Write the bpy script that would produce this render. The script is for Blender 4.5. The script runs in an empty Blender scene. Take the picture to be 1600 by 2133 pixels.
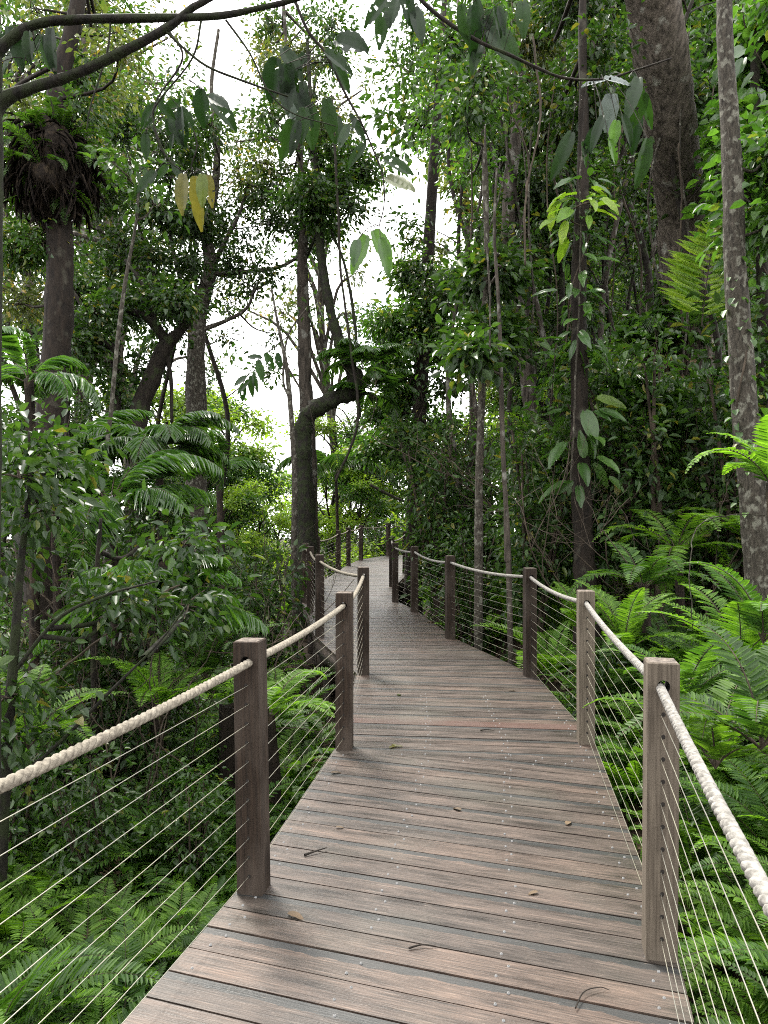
import bpy, math, random
import numpy as np
sc = bpy.context.scene
# ------------------------------------------------------------ camera, world, sun, exposure
CAMZ, HY, FPX = 1.58, 1070.0, 1602.0
cd = bpy.data.cameras.new("camera"); cam = bpy.data.objects.new("camera", cd)
sc.collection.objects.link(cam); sc.camera = cam
cd.sensor_fit = 'HORIZONTAL'; cd.sensor_width = 36.0; cd.lens = 36.0 * FPX / 1600.0
cd.clip_start = 0.05; cd.clip_end = 2000
cam.location = (0, 0, CAMZ)
cam.rotation_euler = (math.radians(90.0) + math.atan((HY - 1066.5) / FPX), 0, 0)

SUN_EL, SUN_AZ = math.radians(57), math.radians(-28)     # azimuth measured from +Y towards +X
w = bpy.data.worlds.new("World"); sc.world = w; w.use_nodes = True
nt = w.node_tree; nt.nodes.clear()
wo = nt.nodes.new('ShaderNodeOutputWorld'); bg = nt.nodes.new('ShaderNodeBackground')
sky = nt.nodes.new('ShaderNodeTexSky'); sky.sky_type = 'NISHITA'; sky.sun_disc = False
sky.sun_elevation = SUN_EL; sky.sun_rotation = SUN_AZ; sky.air_density = 1.2; sky.dust_density = 2.5
tc = nt.nodes.new('ShaderNodeTexCoord'); nz = nt.nodes.new('ShaderNodeTexNoise')
nz.inputs['Scale'].default_value = 2.6; nz.inputs['Detail'].default_value = 5
rp = nt.nodes.new('ShaderNodeValToRGB'); rp.color_ramp.elements[0].position = .27; rp.color_ramp.elements[1].position = .40
mx = nt.nodes.new('ShaderNodeMix'); mx.data_type = 'RGBA'
mx.inputs[7].default_value = (13.0, 12.9, 12.9, 1)
nt.links.new(tc.outputs['Generated'], nz.inputs['Vector']); nt.links.new(nz.outputs['Fac'], rp.inputs['Fac'])
nt.links.new(rp.outputs['Color'], mx.inputs[0]); nt.links.new(sky.outputs['Color'], mx.inputs[6])
nt.links.new(mx.outputs[2], bg.inputs['Color']); bg.inputs['Strength'].default_value = 0.12
nt.links.new(bg.outputs['Background'], wo.inputs['Surface'])
sl = bpy.data.lights.new("sun", 'SUN'); sl.energy = 2.8; sl.angle = math.radians(12); sl.color = (1.0, .95, .86)
so = bpy.data.objects.new("sun", sl); sc.collection.objects.link(so)
so.rotation_euler = (math.pi/2 - SUN_EL, 0, -SUN_AZ + math.pi)
so.location = (0, 0, 30)
sc.view_settings.view_transform = 'Standard'; sc.view_settings.look = 'None'
sc.view_settings.exposure = 1.46; sc.view_settings.gamma = 1
sc.cycles.use_denoising = False
sc.cycles.max_bounces = 7; sc.cycles.diffuse_bounces = 4; sc.cycles.glossy_bounces = 2
sc.cycles.transmission_bounces = 4; sc.cycles.transparent_max_bounces = 8
sc.cycles.sample_clamp_indirect = 4.0
sc.cycles.filter_width = 1.05

# ------------------------------------------------------------ helpers
R = np.random.default_rng(7)
V = np.array
def P(px, py, Y): return V([(px-800)/FPX*Y, Y, CAMZ-(py-HY)/FPX*Y])
def nrm(a): return a/np.maximum(np.linalg.norm(a, axis=-1, keepdims=True), 1e-9)
def smooth(t): t = np.clip(t, 0, 1); return t*t*(3-2*t)
def zdeck(Y): return .22*smooth((Y-13.5)/12)
def ground(x, y):
    x = np.asarray(x, float); y = np.asarray(y, float)
    g = -1.05 + .10*np.sin(x*.9+y*.35)*np.cos(y*.6-x*.3) + .05*np.sin(x*2.3+1)*np.sin(y*1.9)
    g = g - .16*np.maximum(0, -x-2.2) - .22*np.maximum(0, y-22)*smooth((3-x)/8)
    d = x-np.interp(y, [0, 2.4, 5.3, 7.5, 9.7, 13.8, 16.4, 20, 25], [.4, .95, 1.45, 1.48, .9, .26, .22, 1.0, 5])
    g = g + (smooth((d-.12)/1.3)*.80 + .13*np.clip(d-1.3, 0, 14))*smooth((26-y)/10+.5)*(d > 0) + .02*np.minimum(np.maximum(0, y-5), 15)
    far = smooth((np.hypot(x, y)-60)/80)
    return g*(1-far) - 12*far
class G:
    def __init__(s): s.v=[]; s.f=[]; s.m=[]; s.n=0; s.uv=None
    def add(s, v, f, m=0):
        v = np.asarray(v, float).reshape(-1, 3); f = np.asarray(f, int).reshape(-1, 4)
        s.v.append(v); s.f.append(f+s.n); s.m.append(np.full(len(f), m, int)); s.n += len(v)
    def build(s, name, mats, parent=None, smoothsh=False, origin=None):
        v = np.concatenate(s.v); f = np.concatenate(s.f); m = np.concatenate(s.m)
        if origin is not None: v = v-np.asarray(origin)
        me = bpy.data.meshes.new(name)
        me.vertices.add(len(v)); me.vertices.foreach_set('co', v.astype(np.float32).ravel())
        me.loops.add(len(f)*4); me.loops.foreach_set('vertex_index', f.astype(np.int32).ravel())
        me.polygons.add(len(f)); me.polygons.foreach_set('loop_start', (np.arange(len(f))*4).astype(np.int32))
        for q in mats: me.materials.append(q)
        me.polygons.foreach_set('material_index', m.astype(np.int32))
        if smoothsh: me.polygons.foreach_set('use_smooth', np.ones(len(f), bool))
        me.update(calc_edges=True)
        if not s.ok(f): me.validate()
        return obj(name, me, parent, origin if parent is None else None)
    @staticmethod
    def ok(f): return True
def obj(name, me, parent=None, loc=None):
    o = bpy.data.objects.new(name, me); sc.collection.objects.link(o)
    if parent: o.parent = parent
    if loc is not None: o.location = tuple(loc)
    return o
def tag(o, label=None, cat=None, group=None, kind=None):
    if label: o['label'] = label
    if cat: o['category'] = cat
    if group: o['group'] = group
    if kind: o['kind'] = kind
    return o
def empty(name, loc, rz=0, **k):
    o = bpy.data.objects.new(name, None); sc.collection.objects.link(o)
    o.location = tuple(loc); o.rotation_euler = (0, 0, rz); return tag(o, **k)
def copy_tree(o, loc, rz, s, label=None, group=None, cat=None, tilt=(0, 0)):
    c = o.copy(); sc.collection.objects.link(c); c.location = tuple(loc)
    c.rotation_euler = (tilt[0], tilt[1], rz); c.scale = s if hasattr(s, '__len__') else (s, s, s)
    if label: c['label'] = label
    if group: c['group'] = group
    if cat: c['category'] = cat
    for ch in o.children:
        d = ch.copy(); sc.collection.objects.link(d); d.parent = c
        for g in ch.children:
            e = g.copy(); sc.collection.objects.link(e); e.parent = d
    return c
def spline(pts, n):
    pts = np.asarray(pts, float)
    if len(pts) < 3: 
        t = np.linspace(0, 1, n)[:, None]; return pts[0]*(1-t)+pts[-1]*t
    k = len(pts); e = np.vstack([2*pts[0]-pts[1], pts, 2*pts[-1]-pts[-2]])
    u = np.linspace(0, k-1-1e-9, n); i = u.astype(int); t = (u-i)[:, None]
    a, b, c, d = e[i], e[i+1], e[i+2], e[i+3]
    return .5*((2*b)+(-a+c)*t+(2*a-5*b+4*c-d)*t*t+(-a+3*b-3*c+d)*t**3)
def tube(g, path, rad, sides=8, m=0, lump=0.0, cap=True):
    path = np.asarray(path, float); n = len(path); rad = np.broadcast_to(np.asarray(rad, float), (n,)).copy()
    T = nrm(np.gradient(path, axis=0))
    N = np.zeros((n, 3)); a = V([0, 1, 0.]) if abs(T[0][1]) < .8 else V([1., 0, 0])
    u = nrm(a-T[0]*a.dot(T[0])); N[0] = u
    for i in range(1, n):
        u = u-T[i]*u.dot(T[i]); u = u/max(np.linalg.norm(u), 1e-9); N[i] = u
    B = np.cross(T, N)
    an = np.arange(sides)*2*math.pi/sides
    rr = rad[:, None]*np.ones(sides)[None]
    if lump:
        ph = R.random(4)*6
        s_ = np.arange(n)[:, None]
        rr = rr*(1+lump*(np.sin(an*2+ph[0]+s_*.31)*.5+np.sin(an*3+ph[1]-s_*.23)*.4+.5*np.sin(s_*.9+ph[2]))+lump*.5*R.normal(size=rr.shape))
    v = path[:, None]+rr[..., None]*(np.cos(an)[None, :, None]*N[:, None]+np.sin(an)[None, :, None]*B[:, None])
    i = np.arange(n-1)[:, None]*sides; j = np.arange(sides)[None]; k = (j+1) % sides
    f = np.stack([i+j, i+k, i+sides+k, i+sides+j], -1).reshape(-1, 4)
    v = v.reshape(-1, 3)
    if cap:
        v = np.vstack([v, path[-1]+T[-1]*rad[-1]*.3]); c = len(v)-1; o = (n-1)*sides
        f = np.vstack([f, [[o+q, o+(q+1) % sides, c, c] for q in range(0)] or np.zeros((0, 4), int)])
        for q in range(0, sides, 2): f = np.vstack([f, [[o+q, o+(q+1) % sides, o+(q+2) % sides, c]]])
    g.add(v, f, m)
def sticks(g, A, M, B, r0, r1, m=0):
    n = len(A); 
    if not n: return
    r0 = np.broadcast_to(r0, (n,)); r1 = np.broadcast_to(r1, (n,))
    D = nrm(B-A); u = nrm(np.cross(D, V([.3, .2, .93]))); w_ = np.cross(D, u)
    rings = []
    for c, r in ((A, r0), (M, (r0+r1)/2), (B, r1)):
        for k in range(3):
            a = k*2.0944; rings.append(c+(u*math.cos(a)+w_*math.sin(a))*r[:, None])
    v = np.stack(rings, 1).reshape(-1, 3)
    b = np.array([[s*3+k, s*3+(k+1) % 3, s*3+3+(k+1) % 3, s*3+3+k] for s in range(2) for k in range(3)])
    g.add(v, (np.arange(n)[:, None, None]*9+b[None]).reshape(-1, 4), m)
def leaves(g, C, D, N, L, W, fold=.25, droop=.18, m=0):
    """n leaves, each two quads folded on the midrib; C base points, D directions, N upper-side normals"""
    n = len(C)
    if not n: return
    D = nrm(D); S = nrm(np.cross(D, N)); U = np.cross(S, D)
    L = np.broadcast_to(L, (n,))[:, None]; W = np.broadcast_to(W, (n,))[:, None]
    up = U*W*fold
    tip = C+D*L-U*L*droop
    v = np.stack([C, C+D*L*.30+S*W*.5+up, C+D*L*.68+S*W*.42+up-U*L*droop*.4, tip,
                  C+D*L*.68-S*W*.42+up-U*L*droop*.4, C+D*L*.30-S*W*.5+up], 1).reshape(-1, 3)
    b = np.array([[0, 1, 2, 3], [0, 3, 4, 5]])
    g.add(v, (np.arange(n)[:, None, None]*6+b[None]).reshape(-1, 4), m)
def bigleaf(g, c, d, n_, L, W, m=0, seg=9, bend=.3, corr=.05, holes=0, taper=1.0):
    """one broad leaf with raised veins and a bent midrib"""
    c = np.asarray(c, float); d = nrm(V(d, float)) if not isinstance(d, np.ndarray) else nrm(d); s = nrm(np.cross(d, n_)); u = np.cross(s, d)
    pts = []; 
    for i in range(seg+1):
        t = i/seg; a = bend*t; ax = d*math.cos(a)-u*math.sin(a); upn = u*math.cos(a)+d*math.sin(a)
        c0 = c+(d*math.sin(bend*t)/max(bend, 1e-3)-u*(1-math.cos(bend*t))/max(bend, 1e-3))*L if bend > 0 else c+d*L*t
        w_ = W*.5*(math.sin(math.pi*min(1, t*.93+.035)**(.8*taper))**.8) + .001
        z = (corr if i % 2 else 0)*W
        ed = w_*(1+R.normal()*.04)
        for q, wq, h in ((-2, -ed, .13), (-1, -ed*.5, .10), (0, 0, 0), (1, ed*.5, .10), (2, ed, .13)):
            pts.append(c0+s*wq+upn*(h*W+(z if q else 0)) - (ax*L*.02*abs(q) if i % 2 else 0))
    f = []
    for i in range(seg):
        for k in range(4):
            if holes and 1 < i < seg-1 and R.random() < holes: continue
            f.append([i*5+k, i*5+k+1, i*5+k+6, i*5+k+5])
    g.add(V(pts), f, m)

# ------------------------------------------------------------ materials
def newmat(name):
    m = bpy.data.materials.new(name); m.use_nodes = True; t = m.node_tree; t.nodes.clear()
    return m, t, t.nodes.new, t.links.new
def ramp(t, els):
    r = t.nodes.new('ShaderNodeValToRGB'); e = r.color_ramp.elements
    while len(e) < len(els): e.new(.5)
    for q, (p, c) in zip(e, els): q.position = p; q.color = (*c, 1)
    return r
def leafmat(name, c1, c2, trans=.35, tcol=None, rough=.38, spec=.5, spots=None):
    m, t, N, K = newmat(name)
    out = N('ShaderNodeOutputMaterial'); geo = N('ShaderNodeNewGeometry'); oi = N('ShaderNodeObjectInfo')
    mix = N('ShaderNodeMix'); mix.data_type = 'RGBA'
    mid = tuple((a+b)/2*.8 for a, b in zip(c1, c2))
    r = ramp(t, [(0, c1), (.55, mid), (.93, c2), (.99, spots or c2)])
    K(geo.outputs['Random Per Island'], r.inputs['Fac'])
    hs = N('ShaderNodeHueSaturation')
    ma = N('ShaderNodeMapRange'); ma.inputs[3].default_value = .72; ma.inputs[4].default_value = 1.3
    K(oi.outputs['Random'], ma.inputs[0]); K(ma.outputs[0], hs.inputs['Value']); K(r.outputs['Color'], hs.inputs['Color'])
    nz = N('ShaderNodeTexNoise'); nz.inputs['Scale'].default_value = 22; nz.inputs['Detail'].default_value = 3
    tc = N('ShaderNodeTexCoord'); K(tc.outputs['Object'], nz.inputs['Vector'])
    mm = N('ShaderNodeMix'); mm.data_type = 'RGBA'; mm.blend_type = 'MULTIPLY'; mm.inputs[0].default_value = .5
    r2 = ramp(t, [(.3, (.55, .6, .5)), (.7, (1.25, 1.2, 1.1))]); K(nz.outputs['Fac'], r2.inputs['Fac'])
    K(hs.outputs['Color'], mm.inputs[6]); K(r2.outputs['Color'], mm.inputs[7])
    pb = N('ShaderNodeBsdfPrincipled'); pb.inputs['Roughness'].default_value = rough
    pb.inputs['Specular IOR Level'].default_value = spec
    K(mm.outputs[2], pb.inputs['Base Color'])
    tr = N('ShaderNodeBsdfTranslucent'); 
    tm = N('ShaderNodeMix'); tm.data_type = 'RGBA'; tm.blend_type = 'MULTIPLY'; tm.inputs[0].default_value = 1
    tm.inputs[7].default_value = (*(tcol or (2.2, 2.4, .8)), 1)
    K(mm.outputs[2], tm.inputs[6]); K(tm.outputs[2], tr.inputs['Color'])
    ms = N('ShaderNodeMixShader'); ms.inputs[0].default_value = trans
    K(pb.outputs[0], ms.inputs[1]); K(tr.outputs[0], ms.inputs[2]); K(ms.outputs[0], out.inputs['Surface'])
    return m
def barkmat(name, dark, light, lichen=None, lp=.62, scale=9, bump=.5, stretch=.25):
    m, t, N, K = newmat(name)
    out = N('ShaderNodeOutputMaterial'); pb = N('ShaderNodeBsdfPrincipled'); pb.inputs['Roughness'].default_value = .85
    pb.inputs['Specular IOR Level'].default_value = .25
    tc = N('ShaderNodeTexCoord'); mp = N('ShaderNodeMapping'); mp.inputs['Scale'].default_value = (1, 1, stretch)
    K(tc.outputs['Object'], mp.inputs['Vector'])
    n1 = N('ShaderNodeTexNoise'); n1.inputs['Scale'].default_value = scale*2.2; n1.inputs['Detail'].default_value = 7; n1.inputs['Roughness'].default_value = .65
    K(mp.outputs[0], n1.inputs['Vector'])
    r1 = ramp(t, [(.32, dark), (.68, light)]); K(n1.outputs['Fac'], r1.inputs['Fac'])
    n2 = N('ShaderNodeTexNoise'); n2.inputs['Scale'].default_value = scale*.7; n2.inputs['Detail'].default_value = 6
    mp2 = N('ShaderNodeMapping'); mp2.inputs['Scale'].default_value = (1, 1, .8); K(tc.outputs['Object'], mp2.inputs['Vector']); K(mp2.outputs[0], n2.inputs['Vector'])
    mx = N('ShaderNodeMix'); mx.data_type = 'RGBA'
    r2 = ramp(t, [(lp-.06, (0, 0, 0)), (lp+.04, (1, 1, 1))]); K(n2.outputs['Fac'], r2.inputs['Fac'])
    K(r2.outputs['Color'], mx.inputs[0]); K(r1.outputs['Color'], mx.inputs[6]); mx.inputs[7].default_value = (*(lichen or light), 1)
    K(mx.outputs[2], pb.inputs['Base Color'])
    bp = N('ShaderNodeBump'); bp.inputs['Strength'].default_value = bump; bp.inputs['Distance'].default_value = .02
    K(n1.outputs['Fac'], bp.inputs['Height']); K(bp.outputs[0], pb.inputs['Normal']); K(pb.outputs[0], out.inputs['Surface'])
    return m
M = dict(
 dark=leafmat('dark_leaf', (.016, .042, .010), (.050, .100, .024), .30, spots=(.13, .12, .03), rough=.44, spec=.38),
 mid=leafmat('mid_leaf', (.026, .064, .013), (.068, .135, .028), .36, (1.9, 2.3, .8), spots=(.13, .13, .03)),
 bright=leafmat('bright_leaf', (.11, .21, .025), (.24, .34, .05), .45, (1.9, 2.0, .7), rough=.45),
 yellow=leafmat('yellow_leaf', (.085, .088, .018), (.13, .125, .028), .4, (1.5, 1.4, .7)),
 olive=leafmat('olive_leaf', (.05, .075, .022), (.11, .135, .045), .35, (1.8, 1.9, .8), spots=(.24, .17, .05)),
 fern=leafmat('fern_leaf', (.060, .135, .016), (.14, .26, .034), .40, rough=.55, spec=.3, spots=(.10, .19, .03)),
 ferndark=leafmat('dark_fern_leaf', (.028, .072, .014), (.072, .145, .026), .36, rough=.52, spec=.3),
 palm=leafmat('palm_leaf', (.030, .080, .018), (.065, .135, .03), .32, rough=.30, spec=.6),
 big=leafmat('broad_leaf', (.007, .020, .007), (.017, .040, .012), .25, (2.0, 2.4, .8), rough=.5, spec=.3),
 grey=leafmat('grey_leaf', (.10, .13, .13), (.17, .2, .2), .25, (1, 1.1, .9), rough=.4),
 dead=leafmat('dead_leaf', (.07, .046, .027), (.16, .11, .065), .15, (1, .9, .7), rough=.8),
 bark=barkmat('brown_bark', (.005, .0036, .0026), (.024, .017, .012), (.042, .038, .028), .64, bump=1),
 barkdark=barkmat('dark_bark', (.008, .006, .005), (.030, .024, .018), (.03, .04, .015), .60, bump=1),
 barkpale=barkmat('pale_bark', (.014, .012, .009), (.080, .069, .054), (.155, .15, .122), .60, scale=26, bump=1.1),
 barkgrey=barkmat('grey_bark', (.010, .008, .006), (.085, .070, .056), (.16, .155, .135), .62, scale=9, stretch=.16, bump=1.2),
 moss=barkmat('mossy_bark', (.006, .0055, .0045), (.026, .023, .017), (.020, .026, .010), .5, scale=16, bump=1.2),
 twig=barkmat('twig_bark', (.018, .013, .009), (.075, .058, .042), None),
 barkbig=barkmat('furrowed_grey_bark', (.018, .014, .011), (.155, .128, .105), (.24, .23, .20), .66, scale=8, stretch=.13, bump=1.6),
 fibre=barkmat('fibre', (.007, .005, .004), (.030, .021, .015), (.045, .032, .02), .6, scale=20, bump=.9, stretch=.15),
)
def woodpost(name, dark, light, grey):
    m, t, N, K = newmat(name)
    out = N('ShaderNodeOutputMaterial'); pb = N('ShaderNodeBsdfPrincipled'); pb.inputs['Roughness'].default_value = .8; pb.inputs['Specular IOR Level'].default_value = .2
    tc = N('ShaderNodeTexCoord'); mp = N('ShaderNodeMapping'); mp.inputs['Scale'].default_value = (1, 1, .045); K(tc.outputs['Object'], mp.inputs[0])
    n1 = N('ShaderNodeTexNoise'); n1.inputs['Scale'].default_value = 95; n1.inputs['Detail'].default_value = 6; K(mp.outputs[0], n1.inputs[0])
    r1 = ramp(t, [(.3, dark), (.72, light)]); K(n1.outputs['Fac'], r1.inputs['Fac'])
    n2 = N('ShaderNodeTexNoise'); n2.inputs['Scale'].default_value = 5; n2.inputs['Detail'].default_value = 5
    mp2 = N('ShaderNodeMapping'); mp2.inputs['Scale'].default_value = (1.6, 1.6, .6); K(tc.outputs['Object'], mp2.inputs[0]); K(mp2.outputs[0], n2.inputs[0])
    r2 = ramp(t, [(.42, (0, 0, 0)), (.75, (.75, .75, .75))]); K(n2.outputs['Fac'], r2.inputs['Fac'])
    mx = N('ShaderNodeMix'); mx.data_type = 'RGBA'; K(r2.outputs['Color'], mx.inputs[0]); K(r1.outputs['Color'], mx.inputs[6]); mx.inputs[7].default_value = (*grey, 1)
    oi = N('ShaderNodeObjectInfo'); ma = N('ShaderNodeMapRange'); ma.inputs[3].default_value = .8; ma.inputs[4].default_value = 1.25; K(oi.outputs['Random'], ma.inputs[0])
    hs = N('ShaderNodeHueSaturation'); K(ma.outputs[0], hs.inputs['Value']); K(mx.outputs[2], hs.inputs['Color'])
    K(hs.outputs[0], pb.inputs['Base Color'])
    bp = N('ShaderNodeBump'); bp.inputs['Strength'].default_value = .5; bp.inputs['Distance'].default_value = .004; K(n1.outputs['Fac'], bp.inputs['Height'])
    K(bp.outputs[0], pb.inputs['Normal']); K(pb.outputs[0], out.inputs[0]); return m
M['postdark'] = woodpost('brown_hardwood', (.008, .0055, .004), (.038, .025, .017), (.075, .060, .049))
M['postgrey'] = woodpost('weathered_hardwood', (.060, .048, .036), (.165, .137, .106), (.15, .125, .098))
def plain(name, c, rough=.6, metal=0, nscale=0, c2=None, bump=0, spec=.5):
    m, t, N, K = newmat(name)
    out = N('ShaderNodeOutputMaterial'); pb = N('ShaderNodeBsdfPrincipled'); pb.inputs['Roughness'].default_value = rough; pb.inputs['Metallic'].default_value = metal
    pb.inputs['Specular IOR Level'].default_value = spec; pb.inputs['Base Color'].default_value = (*c, 1)
    if nscale:
        tc = N('ShaderNodeTexCoord'); n1 = N('ShaderNodeTexNoise'); n1.inputs['Scale'].default_value = nscale; n1.inputs['Detail'].default_value = 6
        K(tc.outputs['Object'], n1.inputs[0]); r = ramp(t, [(.35, c), (.68, c2 or c)]); K(n1.outputs['Fac'], r.inputs[0]); K(r.outputs[0], pb.inputs['Base Color'])
        if bump:
            bp = N('ShaderNodeBump'); bp.inputs['Strength'].default_value = bump; bp.inputs['Distance'].default_value = .02; K(n1.outputs['Fac'], bp.inputs['Height']); K(bp.outputs[0], pb.inputs['Normal'])
    K(pb.outputs[0], out.inputs[0]); return m
M['rope'] = plain('white_rope', (.12, .113, .10), .95, nscale=60, c2=(.27, .258, .235), bump=.4)
M['ropebeige'] = plain('beige_rope', (.12, .104, .08), .95, nscale=60, c2=(.25, .222, .175), bump=.4)
M['endgrain'] = plain('end_grain', (.04, .03, .023), .9, nscale=55, c2=(.19, .155, .125), bump=.8)
M['wire'] = plain('steel_wire', (.34, .33, .29), .38, .8, nscale=3, c2=(.46, .43, .33))
M['screw'] = plain('screw_metal', (.16, .16, .16), .5, .3)
M['hole'] = plain('hole_shade', (.012, .009, .007), .9)  # near-black colour paints in the shade inside the post holes
M['soil'] = plain('forest_soil', (.010, .007, .005), .95, nscale=7, c2=(.045, .031, .020), bump=1.0, spec=.2)
M['black'] = plain('wet_timber', (.030, .023, .018), .7, nscale=12, c2=(.075, .055, .045), bump=.4)
def deckmat():
    m, t, N, K = newmat('deck_boards')
    out = N('ShaderNodeOutputMaterial'); pb = N('ShaderNodeBsdfPrincipled')
    uv = N('ShaderNodeUVMap'); uv.uv_map = 'UVMap'
    ar = N('ShaderNodeAttribute'); ar.attribute_name = 'rnd'; ap = N('ShaderNodeAttribute'); ap.attribute_name = 'par'
    ard = N('ShaderNodeAttribute'); ard.attribute_name = 'red'
    def noise(sx, sy, detail=5, scale=1, rough=.6):
        mp = N('ShaderNodeMapping'); mp.inputs['Scale'].default_value = (sx, sy, 1); K(uv.outputs[0], mp.inputs[0])
        n = N('ShaderNodeTexNoise'); n.inputs['Scale'].default_value = scale; n.inputs['Detail'].default_value = detail; n.inputs['Roughness'].default_value = rough
        K(mp.outputs[0], n.inputs[0]); return n
    def mth(op, a, b=None, clamp=False):
        q = N('ShaderNodeMath'); q.operation = op; q.use_clamp = clamp
        for i, x in enumerate((a, b)):
            if x is None: continue
            if isinstance(x, (int, float)): q.inputs[i].default_value = x
            else: K(x, q.inputs[i])
        return q.outputs[0]
    grain = noise(5, 150, 7, 1, .7); patch = noise(2.2, 14, 5); fine = noise(30, 420, 4, 1, .6)
    rg = ramp(t, [(.32, (.011, .009, .007)), (.45, (.039, .029, .024)), (.58, (.070, .053, .044)), (.72, (.165, .128, .106))]); K(grain.outputs['Fac'], rg.inputs[0])
    # worn pale / dark patches
    rp_ = ramp(t, [(.32, (.38, .40, .42)), (.5, (1, 1, 1)), (.68, (1.45, 1.36, 1.28))]); K(patch.outputs['Fac'], rp_.inputs[0])
    m1 = N('ShaderNodeMix'); m1.data_type = 'RGBA'; m1.blend_type = 'MULTIPLY'; m1.inputs[0].default_value = 1; K(rg.outputs[0], m1.inputs[6]); K(rp_.outputs[0], m1.inputs[7])
    # per board tone
    rb = ramp(t, [(0, (.74, .76, .77)), (.5, (.95, .93, .92)), (1, (1.30, 1.2, 1.12))]); K(ar.outputs['Fac'], rb.inputs[0])
    m2 = N('ShaderNodeMix'); m2.data_type = 'RGBA'; m2.blend_type = 'MULTIPLY'; m2.inputs[0].default_value = 1; K(m1.outputs[2], m2.inputs[6]); K(rb.outputs[0], m2.inputs[7])
    m3 = N('ShaderNodeMix'); m3.data_type = 'RGBA'; K(ard.outputs['Fac'], m3.inputs[0]); K(m2.outputs[2], m3.inputs[6]); m3.inputs[7].default_value = (.070, .041, .033, 1)
    # algae stain in world space blotches
    tc = N('ShaderNodeTexCoord'); n4 = N('ShaderNodeTexNoise'); n4.inputs['Scale'].default_value = 1.3; n4.inputs['Detail'].default_value = 6; K(tc.outputs['Object'], n4.inputs[0])
    r4 = ramp(t, [(.50, (0, 0, 0)), (.70, (.6, .6, .6))]); K(n4.outputs['Fac'], r4.inputs[0])
    m4 = N('ShaderNodeMix'); m4.data_type = 'RGBA'; K(r4.outputs[0], m4.inputs[0]); K(m3.outputs[2], m4.inputs[6]); m4.inputs[7].default_value = (.055, .052, .042, 1)
    # damp dark strip along one edge of every other board
    sep = N('ShaderNodeSeparateXYZ'); K(uv.outputs[0], sep.inputs[0])
    edge = noise(9, 0, 4); eb = noise(.9, 0, 2)
    thr = mth('ADD', mth('MULTIPLY', edge.outputs['Fac'], .05), mth('MULTIPLY', eb.outputs['Fac'], .05))
    thr = mth('SUBTRACT', thr, .012)
    stripe = mth('LESS_THAN', mth('SUBTRACT', .1385, sep.outputs['Y']), thr)
    side = ap.outputs['Fac']
    strp = mth('MULTIPLY', stripe, side, True)
    m5 = N('ShaderNodeMix'); m5.data_type = 'RGBA'; K(mth('MULTIPLY', strp, .96), m5.inputs[0]); K(m4.outputs[2], m5.inputs[6]); m5.inputs[7].default_value = (.020, .021, .021, 1)
    fl = noise(14, 210, 6, 1, .75); rf = ramp(t, [(.60, (0, 0, 0)), (.70, (.8, .8, .8))]); K(fl.outputs['Fac'], rf.inputs[0])
    m6 = N('ShaderNodeMix'); m6.data_type = 'RGBA'; K(rf.outputs[0], m6.inputs[0]); K(m5.outputs[2], m6.inputs[6]); m6.inputs[7].default_value = (.26, .205, .165, 1)
    K(m6.outputs[2], pb.inputs['Base Color'])
    ro = N('ShaderNodeMapRange'); ro.inputs[1].default_value = .3; ro.inputs[2].default_value = .7; ro.inputs[3].default_value = .33; ro.inputs[4].default_value = .55
    K(patch.outputs['Fac'], ro.inputs[0]); K(ro.outputs[0], pb.inputs['Roughness']); pb.inputs['Specular IOR Level'].default_value = .5
    bp = N('ShaderNodeBump'); bp.inputs['Strength'].default_value = .35; bp.inputs['Distance'].default_value = .003
    K(mth('ADD', grain.outputs['Fac'], mth('MULTIPLY', fine.outputs['Fac'], .5)), bp.inputs['Height']); K(bp.outputs[0], pb.inputs['Normal'])
    K(pb.outputs[0], out.inputs[0]); return m
M['deck'] = deckmat()

# ------------------------------------------------------------ ground
def build_ground():
    a = np.concatenate([-np.geomspace(400, 14, 22), np.arange(-13.5, 13.6, .3), np.geomspace(14, 400, 22)])
    b = np.concatenate([-np.geomspace(400, 4, 18), np.arange(-3.5, 32, .3), np.geomspace(33, 420, 26)])
    X, Yy = np.meshgrid(a, b); Z = ground(X, Yy) + (np.abs(X) < 13)*(Yy < 32)*(Yy > -3)*R.normal(size=X.shape)*.018
    n, k = X.shape; v = np.stack([X, Yy, Z], -1).reshape(-1, 3)
    i = np.arange(n-1)[:, None]*k; j = np.arange(k-1)[None]
    g = G(); g.add(v, np.stack([i+j, i+j+1, i+k+j+1, i+k+j], -1)); tag(g.build('ground', [M['soil']], smoothsh=True), kind='structure')
build_ground()

# ------------------------------------------------------------ boardwalk
LP = [(-1.03, 1.18), (-.547, 3.24), (-.266, 5.19), (-.205, 7.6), (-.83, 9.93), (-1.195, 12.5), (-1.42, 13.9), (-1.42, 16.4), (-1.145, 19.3), (-.975, 21.1), (-.69, 23.0), (.14, 25.0), (1.9, 26.0), (4.0, 26.2)]
RP = [(.50, .72), (.99, 2.77), (1.395, 5.32), (1.42, 7.49), (.835, 9.73), (.49, 12.4), (.20, 13.8), (.165, 16.4), (.52, 19.0), (1.45, 21.6), (2.9, 23.4), (4.6, 24.0)]
LP[5] = (-1.19, 12.4); LP[6] = (-1.40, 13.7)
def offs(pts, d):
    pts = V(pts, dtype=float); t = nrm(np.gradient(pts, axis=0)); return pts+np.stack([t[:, 1], -t[:, 0]], 1)*d
LE = offs([(-1.55, -1.2)]+LP, -.062); RE = offs([(.02, -1.2)]+RP, .062)
POLY = np.vstack([LE, RE[::-1]])
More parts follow.
